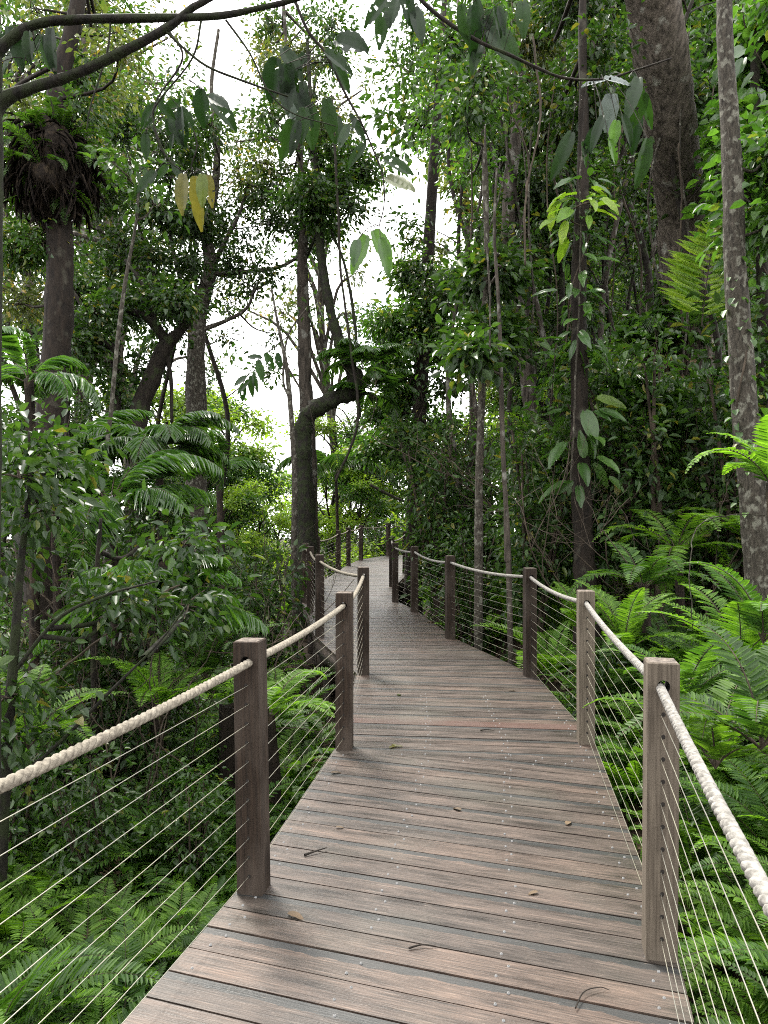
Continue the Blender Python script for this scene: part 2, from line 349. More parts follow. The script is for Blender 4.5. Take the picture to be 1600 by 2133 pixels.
def clip(poly, nx, ny, c, keep=1):
    out = []
    n = len(poly)
    for i in range(n):
        p, q = poly[i], poly[(i+1) % n]; a = keep*(p[0]*nx+p[1]*ny-c); b = keep*(q[0]*nx+q[1]*ny-c)
        if a >= 0: out.append(p)
        if (a >= 0) != (b >= 0): s = a/(a-b); out.append((p[0]+(q[0]-p[0])*s, p[1]+(q[1]-p[1])*s))
    return out
# sections: (x,y at start line, board angle in degrees)
JO = [(-1.2, -19.0), (4.98, -7.0), (7.6, -1.0), (13.9, 2.0), (19.5, -22.0), (22.6, -48.0), (25.2, -80.0)]
CX = lambda y: float(np.interp(y, [-1.2, 3, 5.2, 7.5, 9.9, 13.8, 16.4, 19.3, 22, 24, 26], [-.8, .25, .57, .6, 0, -.6, -.62, -.35, .3, 1.6, 4]))
def build_deck():
    import bpy
    verts = []; faces = []; uvs = []; rnds = []; pars = []; reds = []; mats = []
    screws = G(); jline = []
    def emit(poly, ang, u0, w0, z_off, rnd, par, red):
        ca, sa = math.cos(ang), math.sin(ang)
        n = len(poly)
        if n < 3: return
        b = len(verts); th = .034
        for (x, y) in poly: verts.append((x, y, float(zdeck(y))+z_off))
        for (x, y) in poly: verts.append((x, y, float(zdeck(y))+z_off-th))
        def uvof(x, y): return (x*ca+y*sa+u0, (-x*sa+y*ca)-w0)
        fs = [list(range(b, b+n))]+[[b+i, b+n+i, b+n+(i+1) % n, b+(i+1) % n] for i in range(n)]
        for f in fs:
            faces.append(f); rnds.append(rnd); pars.append(par); reds.append(red)
            for vi in f:
                uvs.extend(uvof(verts[vi][0], verts[vi][1]))
    pw, gap = .1385, .0085
    nb = 0
    for si, (y0, ang) in enumerate(JO):
        a = math.radians(ang); nx, ny = -math.sin(a), math.cos(a)
        c0 = CX(y0)*nx+y0*ny
        base = [tuple(p) for p in POLY]
        # start joint is shared with the previous section: use the mean angle of both
        def joint(k):
            am = math.radians((JO[k][1]+JO[k-1][1])/2) if k > 0 else math.radians(JO[0][1])
            if k == 1: am = math.radians(-7.0)
            n2 = (-math.sin(am), math.cos(am)); return n2, CX(JO[k][0])*n2[0]+JO[k][0]*n2[1]
        n2, cc = joint(si); sec = clip(base, n2[0], n2[1], cc+.002, 1)
        if si+1 < len(JO): n3, c3 = joint(si+1); sec = clip(sec, n3[0], n3[1], c3-.003, -1)
        if len(sec) < 3: continue
        ds = [p[0]*nx+p[1]*ny for p in sec]; lo, hi = min(ds), max(ds)
        k = math.floor((lo-c0)/(pw+gap))
        d = c0+k*(pw+gap)
        while d < hi:
            s = clip(clip(sec, nx, ny, d, 1), nx, ny, d+pw, -1)
            if len(s) >= 3:
                red = 1.0 if (si == 1 and abs(d-c0-.80) < (pw+gap)/2) else 0.0
                emit(s, a, R.random()*50, d+nb*7.0*0, R.normal()*.0012, R.random(), 1.0 if nb % 2 == 0 else (0.0), red)
                # screws on four joist lines
                if -1 < s[0][1] < 6.8:
                    us = [p[0]*nx*0+p[0]*math.cos(a)+p[1]*math.sin(a) for p in s]; ulo, uhi = min(us), max(us)
                    for fr in (.055, .36, .655, .945):
                        for q, dd in enumerate((.035, .105)):
                            if R.random() < (.12 if fr in (.36, .655) else .4): continue
                            u = ulo+(uhi-ulo)*fr+R.normal()*.006+(.012 if q else -.012); w_ = d+dd+R.normal()*.004
                            x = u*math.cos(a)+w_*nx; y = u*math.sin(a)+w_*ny
                            an = np.arange(8)*math.pi/4; z = float(zdeck(y))+.0035
                            ri = [(x+.0044*math.cos(t), y+.0044*math.sin(t), z+.0012) for t in an]+[(x+.0060*math.cos(t), y+.0060*math.sin(t), z-.004) for t in an]
                            inn = [(x+.0022*math.cos(t), y+.0022*math.sin(t), z+.0012) for t in an]; low = [(x+.0018*math.cos(t), y+.0018*math.sin(t), z-.0008) for t in an]
                            f = []
                            for i in range(8):
                                j = (i+1) % 8; f += [[i, j, 8+j, 8+i], [16+i, 16+j, j, i], [24+i, 24+j, 16+j, 16+i]]
                            f += [[24, 25, 26, 27], [24, 27, 28, 31], [28, 29, 30, 31]]
                            screws.add(V(ri+inn+low), f)
            nb += 1; d += pw+gap
    me = bpy.data.meshes.new('boardwalk'); me.from_pydata(verts, [], faces); me.materials.append(M['deck'])
    uvl = me.uv_layers.new(name='UVMap'); uvl.data.foreach_set('uv', uvs)
    for nm, arr in (('rnd', rnds), ('par', pars), ('red', reds)):
        at = me.attributes.new(nm, 'FLOAT', 'FACE'); at.data.foreach_set('value', arr)
    me.update(); o = obj('boardwalk', me); tag(o, kind='structure')
    s = screws.build('screws', [M['screw']], o); tag(s, kind='stuff')
    # joists, edge beams and piles
    def beamline(g, pts, wdt, zt, h, inner=0):
        p = V(pts, dtype=float)
        for i in range(len(p)-1):
            a, b = p[i], p[i+1]; t = nrm(b-a); nn = V([t[1], -t[0]])*wdt/2
            vv = []
            for q in (a-t*.001, b+t*.001):
                z = float(zdeck(q[1]))+zt
                vv += [(*(q-nn), z), (*(q+nn), z), (*(q+nn), z-h), (*(q-nn), z-h)]
            g.add(V(vv), [[0, 1, 5, 4], [1, 2, 6, 5], [2, 3, 7, 6], [3, 0, 4, 7], [0, 3, 2, 1], [4, 5, 6, 7]])
    for pts, d in ((LE, .03), (RE, -.03)):
        g = G(); beamline(g, offs(pts, d), .045, -.038, .17); g.build('edge_beam', [M['black']], o)
    ctr = [(CX(y), y) for y in np.arange(-1, 24, 1.0)]
    for dx in (-.25, .27):
        g = G(); beamline(g, offs(ctr, dx), .045, -.040, .15); g.build('joist', [M['black']], o)
    for pts in (LP[1:11], RP[1:9]):
        for (x, y) in pts:
            xx = x+(.10 if pts[0] == LP[1] else -.10); z0 = float(ground(xx, y))-.3; z1 = float(zdeck(y))-.21
            g = G(); r = .055
            g.add(V([(xx+a*r, y+b*r, z) for z in (z0, z1) for a, b in ((-1, -1), (1, -1), (1, 1), (-1, 1))]), [[0, 1, 5, 4], [1, 2, 6, 5], [2, 3, 7, 6], [3, 0, 4, 7], [4, 5, 6, 7]])
            g.build('support_pile', [M['black']], o)
    for (l, r) in zip(LP[1:9], RP[1:9]):
        g = G(); beamline(g, [(l[0]-.02, l[1]-.09), (r[0]+.02, r[1]-.09)], .07, -.215, .15); g.build('bearer', [M['black']], o)
    return o
DECK = build_deck()

def post_mesh(h, w_, hz, hr, depth=.32):
    """square post with a real round hole through it (front to back, local Y) and chamfered top"""
    me = bpy.data.meshes.new('post'); v = []; f = []; mi = []
    a = w_/2; z0, z1 = hz-a, hz+a; c = .005
    def ring(z, s=a): return [(-s, -s, z), (s, -s, z), (s, s, z), (-s, s, z)]
    for z in (-depth, z0, z1, h-c): v += ring(z)
    v += ring(h, a-c)
    for k in range(4):
        b = k*4
        for i in range(4):
            j = (i+1) % 4
            if k == 1 and i in (0, 2): continue
            f.append([b+i, b+j, b+4+j, b+4+i]); mi.append(0)
    f.append([16, 17, 18, 19]); mi.append(2); f.append([3, 2, 1, 0]); mi.append(0)
    n = 16
    def circ(y, r=hr): return [(r*math.cos(2*math.pi*i/n), y, hz+r*math.sin(2*math.pi*i/n)) for i in range(n)]
    F = len(v); v += circ(-a); B = len(v); v += circ(a)
    # corner indices on the front: 5 (+,-,z0), 9 (+,-,z1), 8, 4 ; back: 6, 10, 11, 7
    for base, cor, flip in ((F, (5, 9, 8, 4), 0), (B, (6, 10, 11, 7), 1)):
        cs = [cor[1], cor[2], cor[3], cor[0]]    # at 45, 135, 225, 315 degrees
        for q in range(4):
            s = 2+q*4
            idx = [base+(s+t) % n for t in range(5)]
            for t in range(2):
                tri = [cs[q], idx[t+1], idx[t]] if 0 else None
            nxt = cs[(q+1) % 4]
            poly = [cs[q]]+idx+[nxt]
            f.append(poly[::-1] if not flip else poly); mi.append(0)
    for i in range(n):
        j = (i+1) % n; f.append([F+i, F+j, B+j, B+i]); mi.append(1)
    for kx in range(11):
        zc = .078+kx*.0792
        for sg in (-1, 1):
            b = len(v); y = sg*(a+.0006)  # flat dark disc on the face stands in for a shaded wire hole
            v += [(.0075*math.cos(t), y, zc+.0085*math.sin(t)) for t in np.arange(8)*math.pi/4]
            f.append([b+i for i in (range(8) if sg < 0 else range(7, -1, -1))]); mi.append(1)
    me.from_pydata(v, [], f); me.materials.append(M['postdark']); me.materials.append(M['hole']); me.materials.append(M['endgrain'])
    me.polygons.foreach_set('material_index', mi); me.update(); return me
ROPEZ, POSTH = .968, 1.052
def build_fence(pts, side, name, label, ropem, greys, tilts=None):
    p = V(pts, dtype=float); t = nrm(np.gradient(p, axis=0))
    root = empty(name, (p[1][0], p[1][1], 0), label=label, cat='fence'); o0 = V([p[1][0], p[1][1], 0])
    pd = post_mesh(POSTH, .108, ROPEZ, .0225); pg = pd.copy(); pg.materials[0] = M['postgrey']
    for i, (x, y) in enumerate(p):
        o = obj('post', pg if i in greys else pd, root); o.location = (x-o0[0], y-o0[1], float(zdeck(y)))
        o.rotation_euler = ((tilts or {}).get(i, (0, 0))[0], (tilts or {}).get(i, (0, 0))[1], math.atan2(t[i][1], t[i][0])-math.pi/2)
        if i in greys: o['label'] = 'grey weathered post with a rope hole'
        dz = random.Random(i*3+side).uniform(-.012, .012); o.scale = (1, 1, 1+dz*.4)
    # hand rope: three twisted strands
    ctr = []
    for i in range(len(p)-1):
        L = np.linalg.norm(p[i+1]-p[i]); n = max(6, int(L/.0062)) if i < 4 else max(6, int(L/.012)); tt = np.linspace(0, 1, n, endpoint=False)
        sag = .020*L if i > 1 else .010*L
        q = p[i][None]*(1-tt[:, None])+p[i+1][None]*tt[:, None]
        z = zdeck(p[i][1])*(1-tt)+zdeck(p[i+1][1])*tt+ROPEZ-sag*4*tt*(1-tt)*.9-.004
        ctr.append(np.column_stack([q, z]))
    ctr = np.vstack(ctr+[[(*p[-1], zdeck(p[-1][1])+ROPEZ)]])
    k = 9; ker = np.ones(k)/k; pad = np.vstack([np.repeat(ctr[:1], k//2, 0), ctr, np.repeat(ctr[-1:], k//2, 0)])
    ctr = np.stack([np.convolve(pad[:, c], ker, 'valid') for c in range(3)], 1)
    s = np.concatenate([[0], np.cumsum(np.linalg.norm(np.diff(ctr, axis=0), axis=1))])
    T = nrm(np.gradient(ctr, axis=0)); N1 = nrm(np.cross(T, V([0, 0, 1.]))); N2 = np.cross(N1, T)
    g = G(); pitch = .098; ro = .0064
    for kx in range(3):
        ph = s/pitch*2*math.pi+kx*2*math.pi/3
        path = ctr+ro*(np.cos(ph)[:, None]*N1+np.sin(ph)[:, None]*N2)
        tube(g, path-o0, .0110, 9, 0, cap=False)
    g.build('handrail_rope', [ropem], root, True)
    for kx in range(11):
        g = G(); z = .078+kx*.0792
        path = []
        for i in range(len(p)-1):
            for tt in np.linspace(0, 1, 4, endpoint=False):
                q = p[i]*(1-tt)+p[i+1]*tt; path.append((*q, float(zdeck(p[i][1])*(1-tt)+zdeck(p[i+1][1])*tt)+z-.004*4*tt*(1-tt)))
        path.append((*p[-1], float(zdeck(p[-1][1]))+z))
        tube(g, V(path)-o0, .0014, 6, 0, cap=False); g.build('wire', [M['wire']], root, True)
    return root
build_fence(LP, 1, 'rope_fence', 'post and wire fence with beige rope on the downhill side of the boardwalk', M['ropebeige'], (), {1: (0, -.018)})
build_fence(RP, 2, 'rope_fence', 'post and wire fence with white rope and two grey posts on the uphill side', M['rope'], (0, 1, 2), {1: (0, .008)})

# things lying on the boards
def stick(px, py, pts, r, label, name='fallen_twig'):
    Y = FPX*CAMZ/(py-HY); c = P(px, py, Y); g = G()
    path = spline([c+V([a, b, .008+cz]) for a, b, cz in pts], 14)-c
    tube(g, path, np.linspace(r, r*.4, 14), 6, 0, .1); o = g.build(name, [M['barkdark']]); o.location = tuple(c); tag(o, label, 'twig')
stick(658, 1778, [(-.05, -.03, 0), (-.01, -.005, .004), (.05, .035, .006)], .006, 'short straight dark twig on the boards near a brown post')
stick(1235, 2075, [(-.075, -.07, 0), (-.03, 0, .008), (.03, .028, .006), (.06, .022, 0)], .0026, 'thin curved twig lying on the closest boards')
stick(880, 1975, [(-.05, -.01, 0), (0, .004, .004), (.05, .002, .0)], .004, 'flat dark bark sliver lying along a board gap')
stick(1015, 1523, [(-.05, .0, 0), (.0, .004, .004), (.05, -.01, .0)], .005, 'small black twig on the boards before the red plank')
g = G(); 
for k in range(3): bigleaf(g, (0, 0, .004), V([math.cos(k*1.9), math.sin(k*1.9), .15]), V([0, 0, 1.]), .05, .03, 0, seg=4)
o = g.build('fallen_leaf', [M['yellow']]); o.location = tuple(P(823, 1556, FPX*CAMZ/(1556-HY))); tag(o, 'small yellow fallen leaf on the dark boards', 'leaf')
g = G(); bigleaf(g, (0, 0, .006), V([1, .3, .1]), V([0, 0, 1.]), .12, .06, 0, seg=5)
o = g.build('fallen_leaf', [M['dead']]); o.location = tuple(P(890, 1298, FPX*CAMZ/(1298-HY))); tag(o, 'curled dry leaf lying on the boards by the uphill edge', 'leaf')

for i, (px, py, ln, a, m_, lb) in enumerate(((690, 1612, .05, 20, 'dead', 'small brown leaf at the board edge near the second brown post'), (960, 1690, .045, 130, 'dead', 'tiny brown leaf in the middle of the deck'), (1180, 1720, .05, 60, 'dead', 'curled brown leaf by the uphill board ends'), (600, 1905, .06, -30, 'dead', 'brown leaf beside the closest brown post'),
    (830, 1450, .06, 80, 'olive', 'green fallen leaf on the middle boards'), (1060, 1440, .05, 10, 'dead', 'dry leaf before the third uphill post'), (1120, 1860, .035, 200, 'dead', 'small dry leaf flake beside a board gap'), (765, 1340, .07, 110, 'dead', 'dry leaf under the bend post'), (700, 1725, .03, 0, 'dead', 'tiny dark leaf flake near the downhill edge'), (900, 1250, .09, 40, 'olive', 'leaf lying on the far boards'))):
    g = G(); bigleaf(g, (0, 0, .006), V([math.cos(math.radians(a)), math.sin(math.radians(a)), .2]), V([0, 0, 1.]), ln*1.3, ln*.55, 0, seg=5, bend=.7)
    o = g.build('fallen_leaf', [M[m_]]); o.location = tuple(P(px, py, FPX*CAMZ/(py-HY))); tag(o, lb, 'leaf')

# ------------------------------------------------------------ foliage builders
def crown(g, blobs, L=.10, asp=.48, ml=0, mt=1, limb_from=None, sub=24, spread=.17, hang=.35, twig_r=.006):
    """blobs: (centre, (rx,ry,rz), n) - leaf sprays on twigs spread through each blob"""
    for c, r, n in blobs:
        c = V(c, dtype=float); r = V(r, dtype=float); n = int(n); ns = max(5, n//sub)
        d = nrm(R.normal(size=(ns, 3))); rad = R.random(ns)**.45
        sc_ = c+d*rad[:, None]*r
        M_ = (c+sc_)/2+R.normal(size=(ns, 3))*r*.10
        hub = c+R.normal(size=(ns, 3))*r*.12
        sticks(g, hub, M_, sc_, twig_r*1.6, twig_r*.5, mt)
        idx = R.integers(0, ns, n)
        out = nrm(sc_-c+1e-6)
        t = R.random(n)[:, None]
        spr = spread*(.6+.8*R.random((ns, 1)))
        pos = sc_[idx]+R.normal(size=(n, 3))*spr[idx]*V([1, 1, .62])-out[idx]*t*spread*.8
        D = nrm(out[idx]*.5+nrm(pos-sc_[idx])*.9+R.normal(size=(n, 3))*.45+V([0, 0, -hang]))
        N = nrm(V([0, 0, 1.])+R.normal(size=(n, 3))*.55)
        s = L*(.6+.8*R.random(n))
        leaves(g, pos, D, N, s, s*asp*(.8+.4*R.random(n)), m=ml)
def frond(g, base, az, el, length, npin, pl, pw_, arch=1.2, ml=0, mt=1, droop=.25, vee=.25, taper='fern', rr=.004, pang=1.15, jit=.06, n=16, twist=0.0):
    """arching rachis with paired pinnae"""
    t = np.linspace(0, 1, n); ang = el-arch*t**1.3
    ds = length/(n-1); h = V([math.cos(az), math.sin(az), 0]); 
    st = np.cos(ang)[:, None]*h*ds+np.sin(ang)[:, None]*V([0, 0, 1.])*ds
    side0 = V([-math.sin(az), math.cos(az), 0]); st = st+side0*(twist*t[:, None])*ds
    path = np.vstack([base, base+np.cumsum(st[:-1], 0)])
    tube(g, path, np.linspace(rr, rr*.3, n), 4, mt, cap=False)
    T = nrm(np.gradient(path, axis=0))
    u = np.linspace(.12 if taper == 'fern' else .18, .985, npin); i = np.clip(u*(n-1), 0, n-1.001); i0 = i.astype(int); fr = (i-i0)[:, None]
    pp = path[i0]*(1-fr)+path[i0+1]*fr; tt = nrm(T[i0]*(1-fr)+T[i0+1]*fr)
    side = nrm(np.cross(tt, V([0, 0, 1.])+h*1e-3)); up = np.cross(side, tt)
    if taper == 'fern': prof = np.clip(np.minimum(.45+u*2.2, (1.02-u)*2.0), .06, 1)**.8
    else: prof = np.clip(np.minimum(.45+u*1.6, (1.15-u)*1.7), .2, 1)
    for sgn in (1, -1):
        pa = pang*(1-.45*u)[:, None] if taper == 'palm' else (pang+.0*u)[:, None]
        D = side*sgn*np.sin(pa)+tt*np.cos(pa)+up*vee+R.normal(size=pp.shape)*jit
        leaves(g, pp, D, up+R.normal(size=pp.shape)*.12, pl*prof, pw_*(.55+.45*prof), fold=.12, droop=droop, m=ml)
def fern_mesh(name, nf, length, npin, pl, pw_, seed, mat, el=(.7, 1.35), arch=(1.2, 1.9), droop=.15):
    global R; keep = R; R = np.random.default_rng(seed); g = G()
    for k in range(nf):
        az = k*2.399+R.normal()*.25; e = R.uniform(*el); l = length*R.uniform(.65, 1.12)
        frond(g, V([math.cos(az)*.02, math.sin(az)*.02, 0]), az, e, l, npin, pl*l/length, pw_, R.uniform(*arch), rr=.0035, droop=droop, n=12, twist=R.normal()*.25, ml=2 if R.random() < .045 else 0)
    R = keep; me = bpy.data.meshes.new(name); o = g.build(name, [mat, M['twig'], M['dead']]); return o
def place_ok(x, y, m=.12):
    xs_l = np.interp(y, [p[1] for p in LE], [p[0] for p in LE]); ys = [p[1] for p in RE]
    xs_r = np.interp(y, ys, [p[0] for p in RE])
    if y > 25.0: return x < -1 or x < (y-25)*2 - 2 or y > 27.5
    if y > 20 and x > xs_l-m: return False if y < 27 else True
    return x < xs_l-m or x > xs_r+m
ferns = [fern_mesh('sword_fern', 11, .85, 40, .13, .019, 11, M['fern']), fern_mesh('sword_fern', 9, .75, 36, .13, .019, 12, M['fern'], (.9, 1.45)),
         fern_mesh('sword_fern', 12, .95, 44, .12, .018, 13, M['ferndark'], (.6, 1.2)), fern_mesh('sword_fern', 8, .6, 30, .10, .017, 14, M['fern'], (.8, 1.4), (.8, 1.4)),
         fern_mesh('sword_fern', 10, 1.1, 46, .155, .021, 15, M['ferndark'], (.7, 1.4), (1.4, 2.1))]
used = set()
def put(proto, loc, rz, s, label, group, cat, tilt=(0, 0)):
    if proto.name not in used:
        used.add(proto.name); proto.location = tuple(loc); proto.rotation_euler = (tilt[0], tilt[1], rz); proto.scale = (s, s, s) if not hasattr(s, '__len__') else s
        proto['label'] = label; proto['category'] = cat
        if group: proto['group'] = group
        return proto
    return copy_tree(proto, loc, rz, s, label, group, cat, tilt)
# beds of ferns along both sides (each plant is an object)
nf = 0; extra = []
def fern_zone(n, xr, yr, smin, smax, label, group, kinds, m=.16, mind=.21, stuff=0):
    global nf
    pts = []; tries = 0
    while len(pts) < n and tries < n*40:
        tries += 1
        y = R.uniform(*yr); x = R.uniform(xr[0](y), xr[1](y))
        s = R.uniform(smin, smax)
        if not place_ok(x, y, m+(.28 if x < 0 else .42)*s) or any((x-a)**2+(y-b)**2 < mind**2 for a, b in pts): continue
        if abs(x)/max(y, .1) > .62 and y > 1: continue
        pts.append((x, y)); k = kinds[R.integers(len(kinds))]
        if len(pts) > n-stuff or (stuff and s < smin+.2*(smax-smin)): extra.append((k, x, y, s*.8)); continue
        put(ferns[k], (x, y, float(ground(x, y))-.02), R.uniform(0, 6.28), s, label, group, 'fern', (R.normal()*.12, R.normal()*.12)); nf += 1
xl = lambda y: float(np.interp(y, [p[1] for p in LE], [p[0] for p in LE])); xr_ = lambda y: float(np.interp(y, [p[1] for p in RE], [p[0] for p in RE]))
fern_zone(230, (lambda y: -.62*y-.3, lambda y: xl(y)-.1), (1.6, 8.5), .6, 1.1, 'green sword fern in the bed seen through the wires below the beige rope', 'ferns below the beige rope fence', [0, 0, 1, 2, 3, 4], stuff=75)
fern_zone(160, (lambda y: xr_(y)+.1, lambda y: .62*y+.4), (1.5, 8), .7, 1.2, 'arching sword fern in the bank behind the white rope fence', 'ferns behind the white rope fence', [0, 1, 2, 4, 0], stuff=60)
fern_zone(50, (lambda y: xl(y)-4.5, lambda y: xl(y)), (8.5, 20), .9, 1.5, 'bright green fern on the slope beyond the corner of the boardwalk', 'ferns beyond the boardwalk corner', [0, 1, 3], mind=.5, stuff=15)
fern_zone(56, (lambda y: xr_(y)+.1, lambda y: xr_(y)+6), (7.5, 18), 1.0, 1.6, 'fern under the thin pale trunks behind the far wires', 'ferns under the pale trunks', [0, 1, 2, 4], mind=.45, stuff=15)
def fern_bed():
    g = G()
    for k, x, y, sc_ in extra:
        me = ferns[k].data; n = len(me.vertices); v = np.empty(n*3, np.float32); me.vertices.foreach_get('co', v); v = v.reshape(-1, 3)*sc_
        f = np.empty(len(me.polygons)*4, np.int32); me.loops.foreach_get('vertex_index', f)
        mi = np.empty(len(me.polygons), np.int32); me.polygons.foreach_get('material_index', mi)
        a = R.random()*6.28; q = np.stack([v[:, 0]*math.cos(a)-v[:, 1]*math.sin(a)+x, v[:, 0]*math.sin(a)+v[:, 1]*math.cos(a)+y, v[:, 2]+float(ground(x, y))-.02], 1)
        g.v.append(q); g.f.append(f.reshape(-1, 4)+g.n); g.m.append(mi.astype(int)); g.n += n
    tag(g.build('fern_undergrowth', [M['fern'], M['twig'], M['dead']]), 'small ferns crowding the ground between the larger ones', 'ferns', kind='stuff')
fern_bed(); print('extra ferns', len(extra))

# ------------------------------------------------------------ trees traced from the photograph
def tree(name, label, trunk, Y, bark, limbs=(), blobs=(), leaf='dark', L=.10, cat='tree', auto=True, asp=.48, group=None, sides=12, base=True, sub=24, spread=.17, hang=.35, lump=.06, leaf2=None, twig_r=.006, flare=1.25):
    pts = []; rad = []
    for q in trunk:
        y = q[3] if len(q) > 3 else Y
        pts.append(P(q[0], q[1], y)); rad.append(q[2]/2/FPX*y)
    if base:
        b = pts[0].copy(); dz = float(ground(b[0], b[1]))
        if b[2] > dz-.1: 
            pts.insert(0, V([b[0]+(b[0]-pts[1][0])*.15, b[1], dz-.25])); rad.insert(0, rad[0]*flare)
    n = max(10, len(pts)*7); path = spline(pts, n); rr = np.interp(np.linspace(0, len(pts)-1, n), range(len(pts)), rad)
    org = V([path[0][0], path[0][1], path[0][2]])
    root = empty(name, org, label=label, cat=cat, group=group)
    g = G(); tube(g, path-org, rr, sides, 0, lump)
    allp = [path]
    for lm in limbs:
        lp = [P(q[0], q[1], q[3] if len(q) > 3 else Y) for q in lm]; lr = [q[2]/2/FPX*(q[3] if len(q) > 3 else Y) for q in lm]
        m_ = max(6, len(lp)*5); p_ = spline(lp, m_); tube(g, p_-org, np.interp(np.linspace(0, len(lp)-1, m_), range(len(lp)), lr), 7, 0, lump); allp.append(p_)
    ap = np.vstack(allp)
    bl = []
    for b in blobs:      # px, py, rx_px, rz_px, n[, Y]
        y = b[5] if len(b) > 5 else Y
        c = P(b[0], b[1], y); rx = b[2]/FPX*y; rz = b[3]/FPX*y
        bl.append((c-org, (rx, min(rx, 1.4)*.9+.3, rz), b[4]))
        if auto:
            cost = np.linalg.norm(ap-c, axis=1)+.8*np.maximum(0, ap[:, 2]-c[2]+.2)
            k = int(np.argmin(cost)); a = ap[k]; dist = np.linalg.norm(c-a)
            if dist > .25:
                mid = (a+c)/2+V([0, 0, -.12*dist])+R.normal(size=3)*dist*.09
                pp = spline([a, mid, c], 8); r0 = min(.055, .012+.012*dist); tube(g, pp-org, np.linspace(r0, r0*.4, 8), 5, 0, .05)
    tr = g.build('trunk', [M[bark]], root, True)
    if bl:
        g2 = G(); h = [q for i, q in enumerate(bl)]
        if leaf2:
            crown(g2, h[::2], L, asp, 0, 1, None, sub, spread, hang, twig_r); crown(g2, h[1::2], L, asp, 2, 1, None, sub, spread, hang, twig_r)
        else: crown(g2, h, L, asp, 0, 1, None, sub, spread, hang, twig_r)
        g2.build('crown', [M[leaf], M['twig']]+([M[leaf2]] if leaf2 else []), root)
    return root
def rb(x0, x1, y0, y1, n, r0, r1, dens=1.0, yy=None, seed=None, flat=.75):
    """random foliage blobs inside a photo rectangle"""
    q = np.random.default_rng(seed if seed is not None else int(R.integers(1e6))); out = []
    for _ in range(n):
        r = q.uniform(r0, r1); y = q.uniform(*yy) if yy else None
        b = [q.uniform(x0, x1), q.uniform(y0, y1), r, r*flat, int(dens*60*(r/10)**2/ (1.0))]
        if yy: b.append(y)
        out.append(tuple(b))
    return out
D1 = .16
# 1 epiphyte tree
tree('rainforest_tree', 'straight brown trunk wearing a large dark basket of epiphytes', [(88, 1050, 62), (112, 800, 58), (124, 600, 54), (121, 440, 52), (112, 330, 46), (120, 180, 40), (150, 60, 34), (175, -80, 26)], 11, 'bark',
     blobs=rb(0, 330, -60, 230, 13, 34, 56, .28, (10, 13), 1)+rb(0, 110, 480, 720, 5, 40, 60, .4, (10.5, 12.5), 2), leaf='olive', L=.085, leaf2='dark')
# 2 branching pale tree
tree('rainforest_tree', 'pale mottled tree with many forking limbs against the bright sky', [(408, 1000, 46), (410, 880, 44), (408, 750, 38), (414, 650, 36), (438, 560, 27), (430, 480, 22), (446, 400, 18), (452, 300, 13), (440, 180, 9), (455, 60, 6)], 16, 'barkpale',
     limbs=[[(402, 680, 18), (350, 625, 15), (280, 560, 13), (215, 505, 11), (90, 475, 8), (5, 482, 5)], [(392, 655, 14), (325, 575, 11), (295, 500, 9), (285, 400, 6)],
            [(215, 505, 10), (165, 350, 8), (125, 310, 4)], [(440, 570, 12), (520, 565, 9), (590, 553, 8), (660, 505, 5)], [(412, 690, 12), (470, 668, 9), (515, 640, 7), (532, 590, 4)],
            [(440, 560, 13), (470, 500, 10), (500, 440, 7), (520, 360, 5)], [(412, 700, 12), (370, 560, 9), (350, 450, 7), (360, 340, 4)]],
     blobs=rb(230, 440, 400, 660, 20, 26, 44, .5, (14.5, 17.5), 3)+rb(430, 580, 380, 560, 11, 22, 36, .38, (15, 17), 4)+rb(430, 590, 560, 720, 9, 16, 26, .30, (15, 17), 5)+rb(170, 300, 380, 640, 8, 28, 48, .5, (15, 18), 31)+rb(210, 450, 200, 400, 14, 28, 48, .45, (14.5, 17.5), 33), leaf='dark', L=.10)
# 3 leaning dark tree
tree('rainforest_tree', 'dark leaning trunk that bends over with drooping fibrous limbs', [(285, 1000, 44), (288, 870, 40), (315, 790, 37), (345, 722, 33), (375, 690, 20), (400, 660, 12)], 14, 'barkdark',
     limbs=[[(350, 715, 24), (310, 665, 18), (255, 640, 14), (225, 600, 9)], [(240, 880, 22), (242, 780, 20), (235, 725, 17), (205, 710, 14), (187, 675, 12), (170, 635, 9), (150, 605, 6)], [(345, 730, 12), (356, 790, 9), (358, 880, 7)], [(330, 690, 12), (300, 600, 9), (260, 540, 5)]],
     blobs=rb(150, 400, 560, 740, 14, 26, 46, .42, (13, 15), 6)+rb(170, 330, 740, 860, 5, 22, 38, .35, (13, 15), 7), leaf='dark', L=.11)
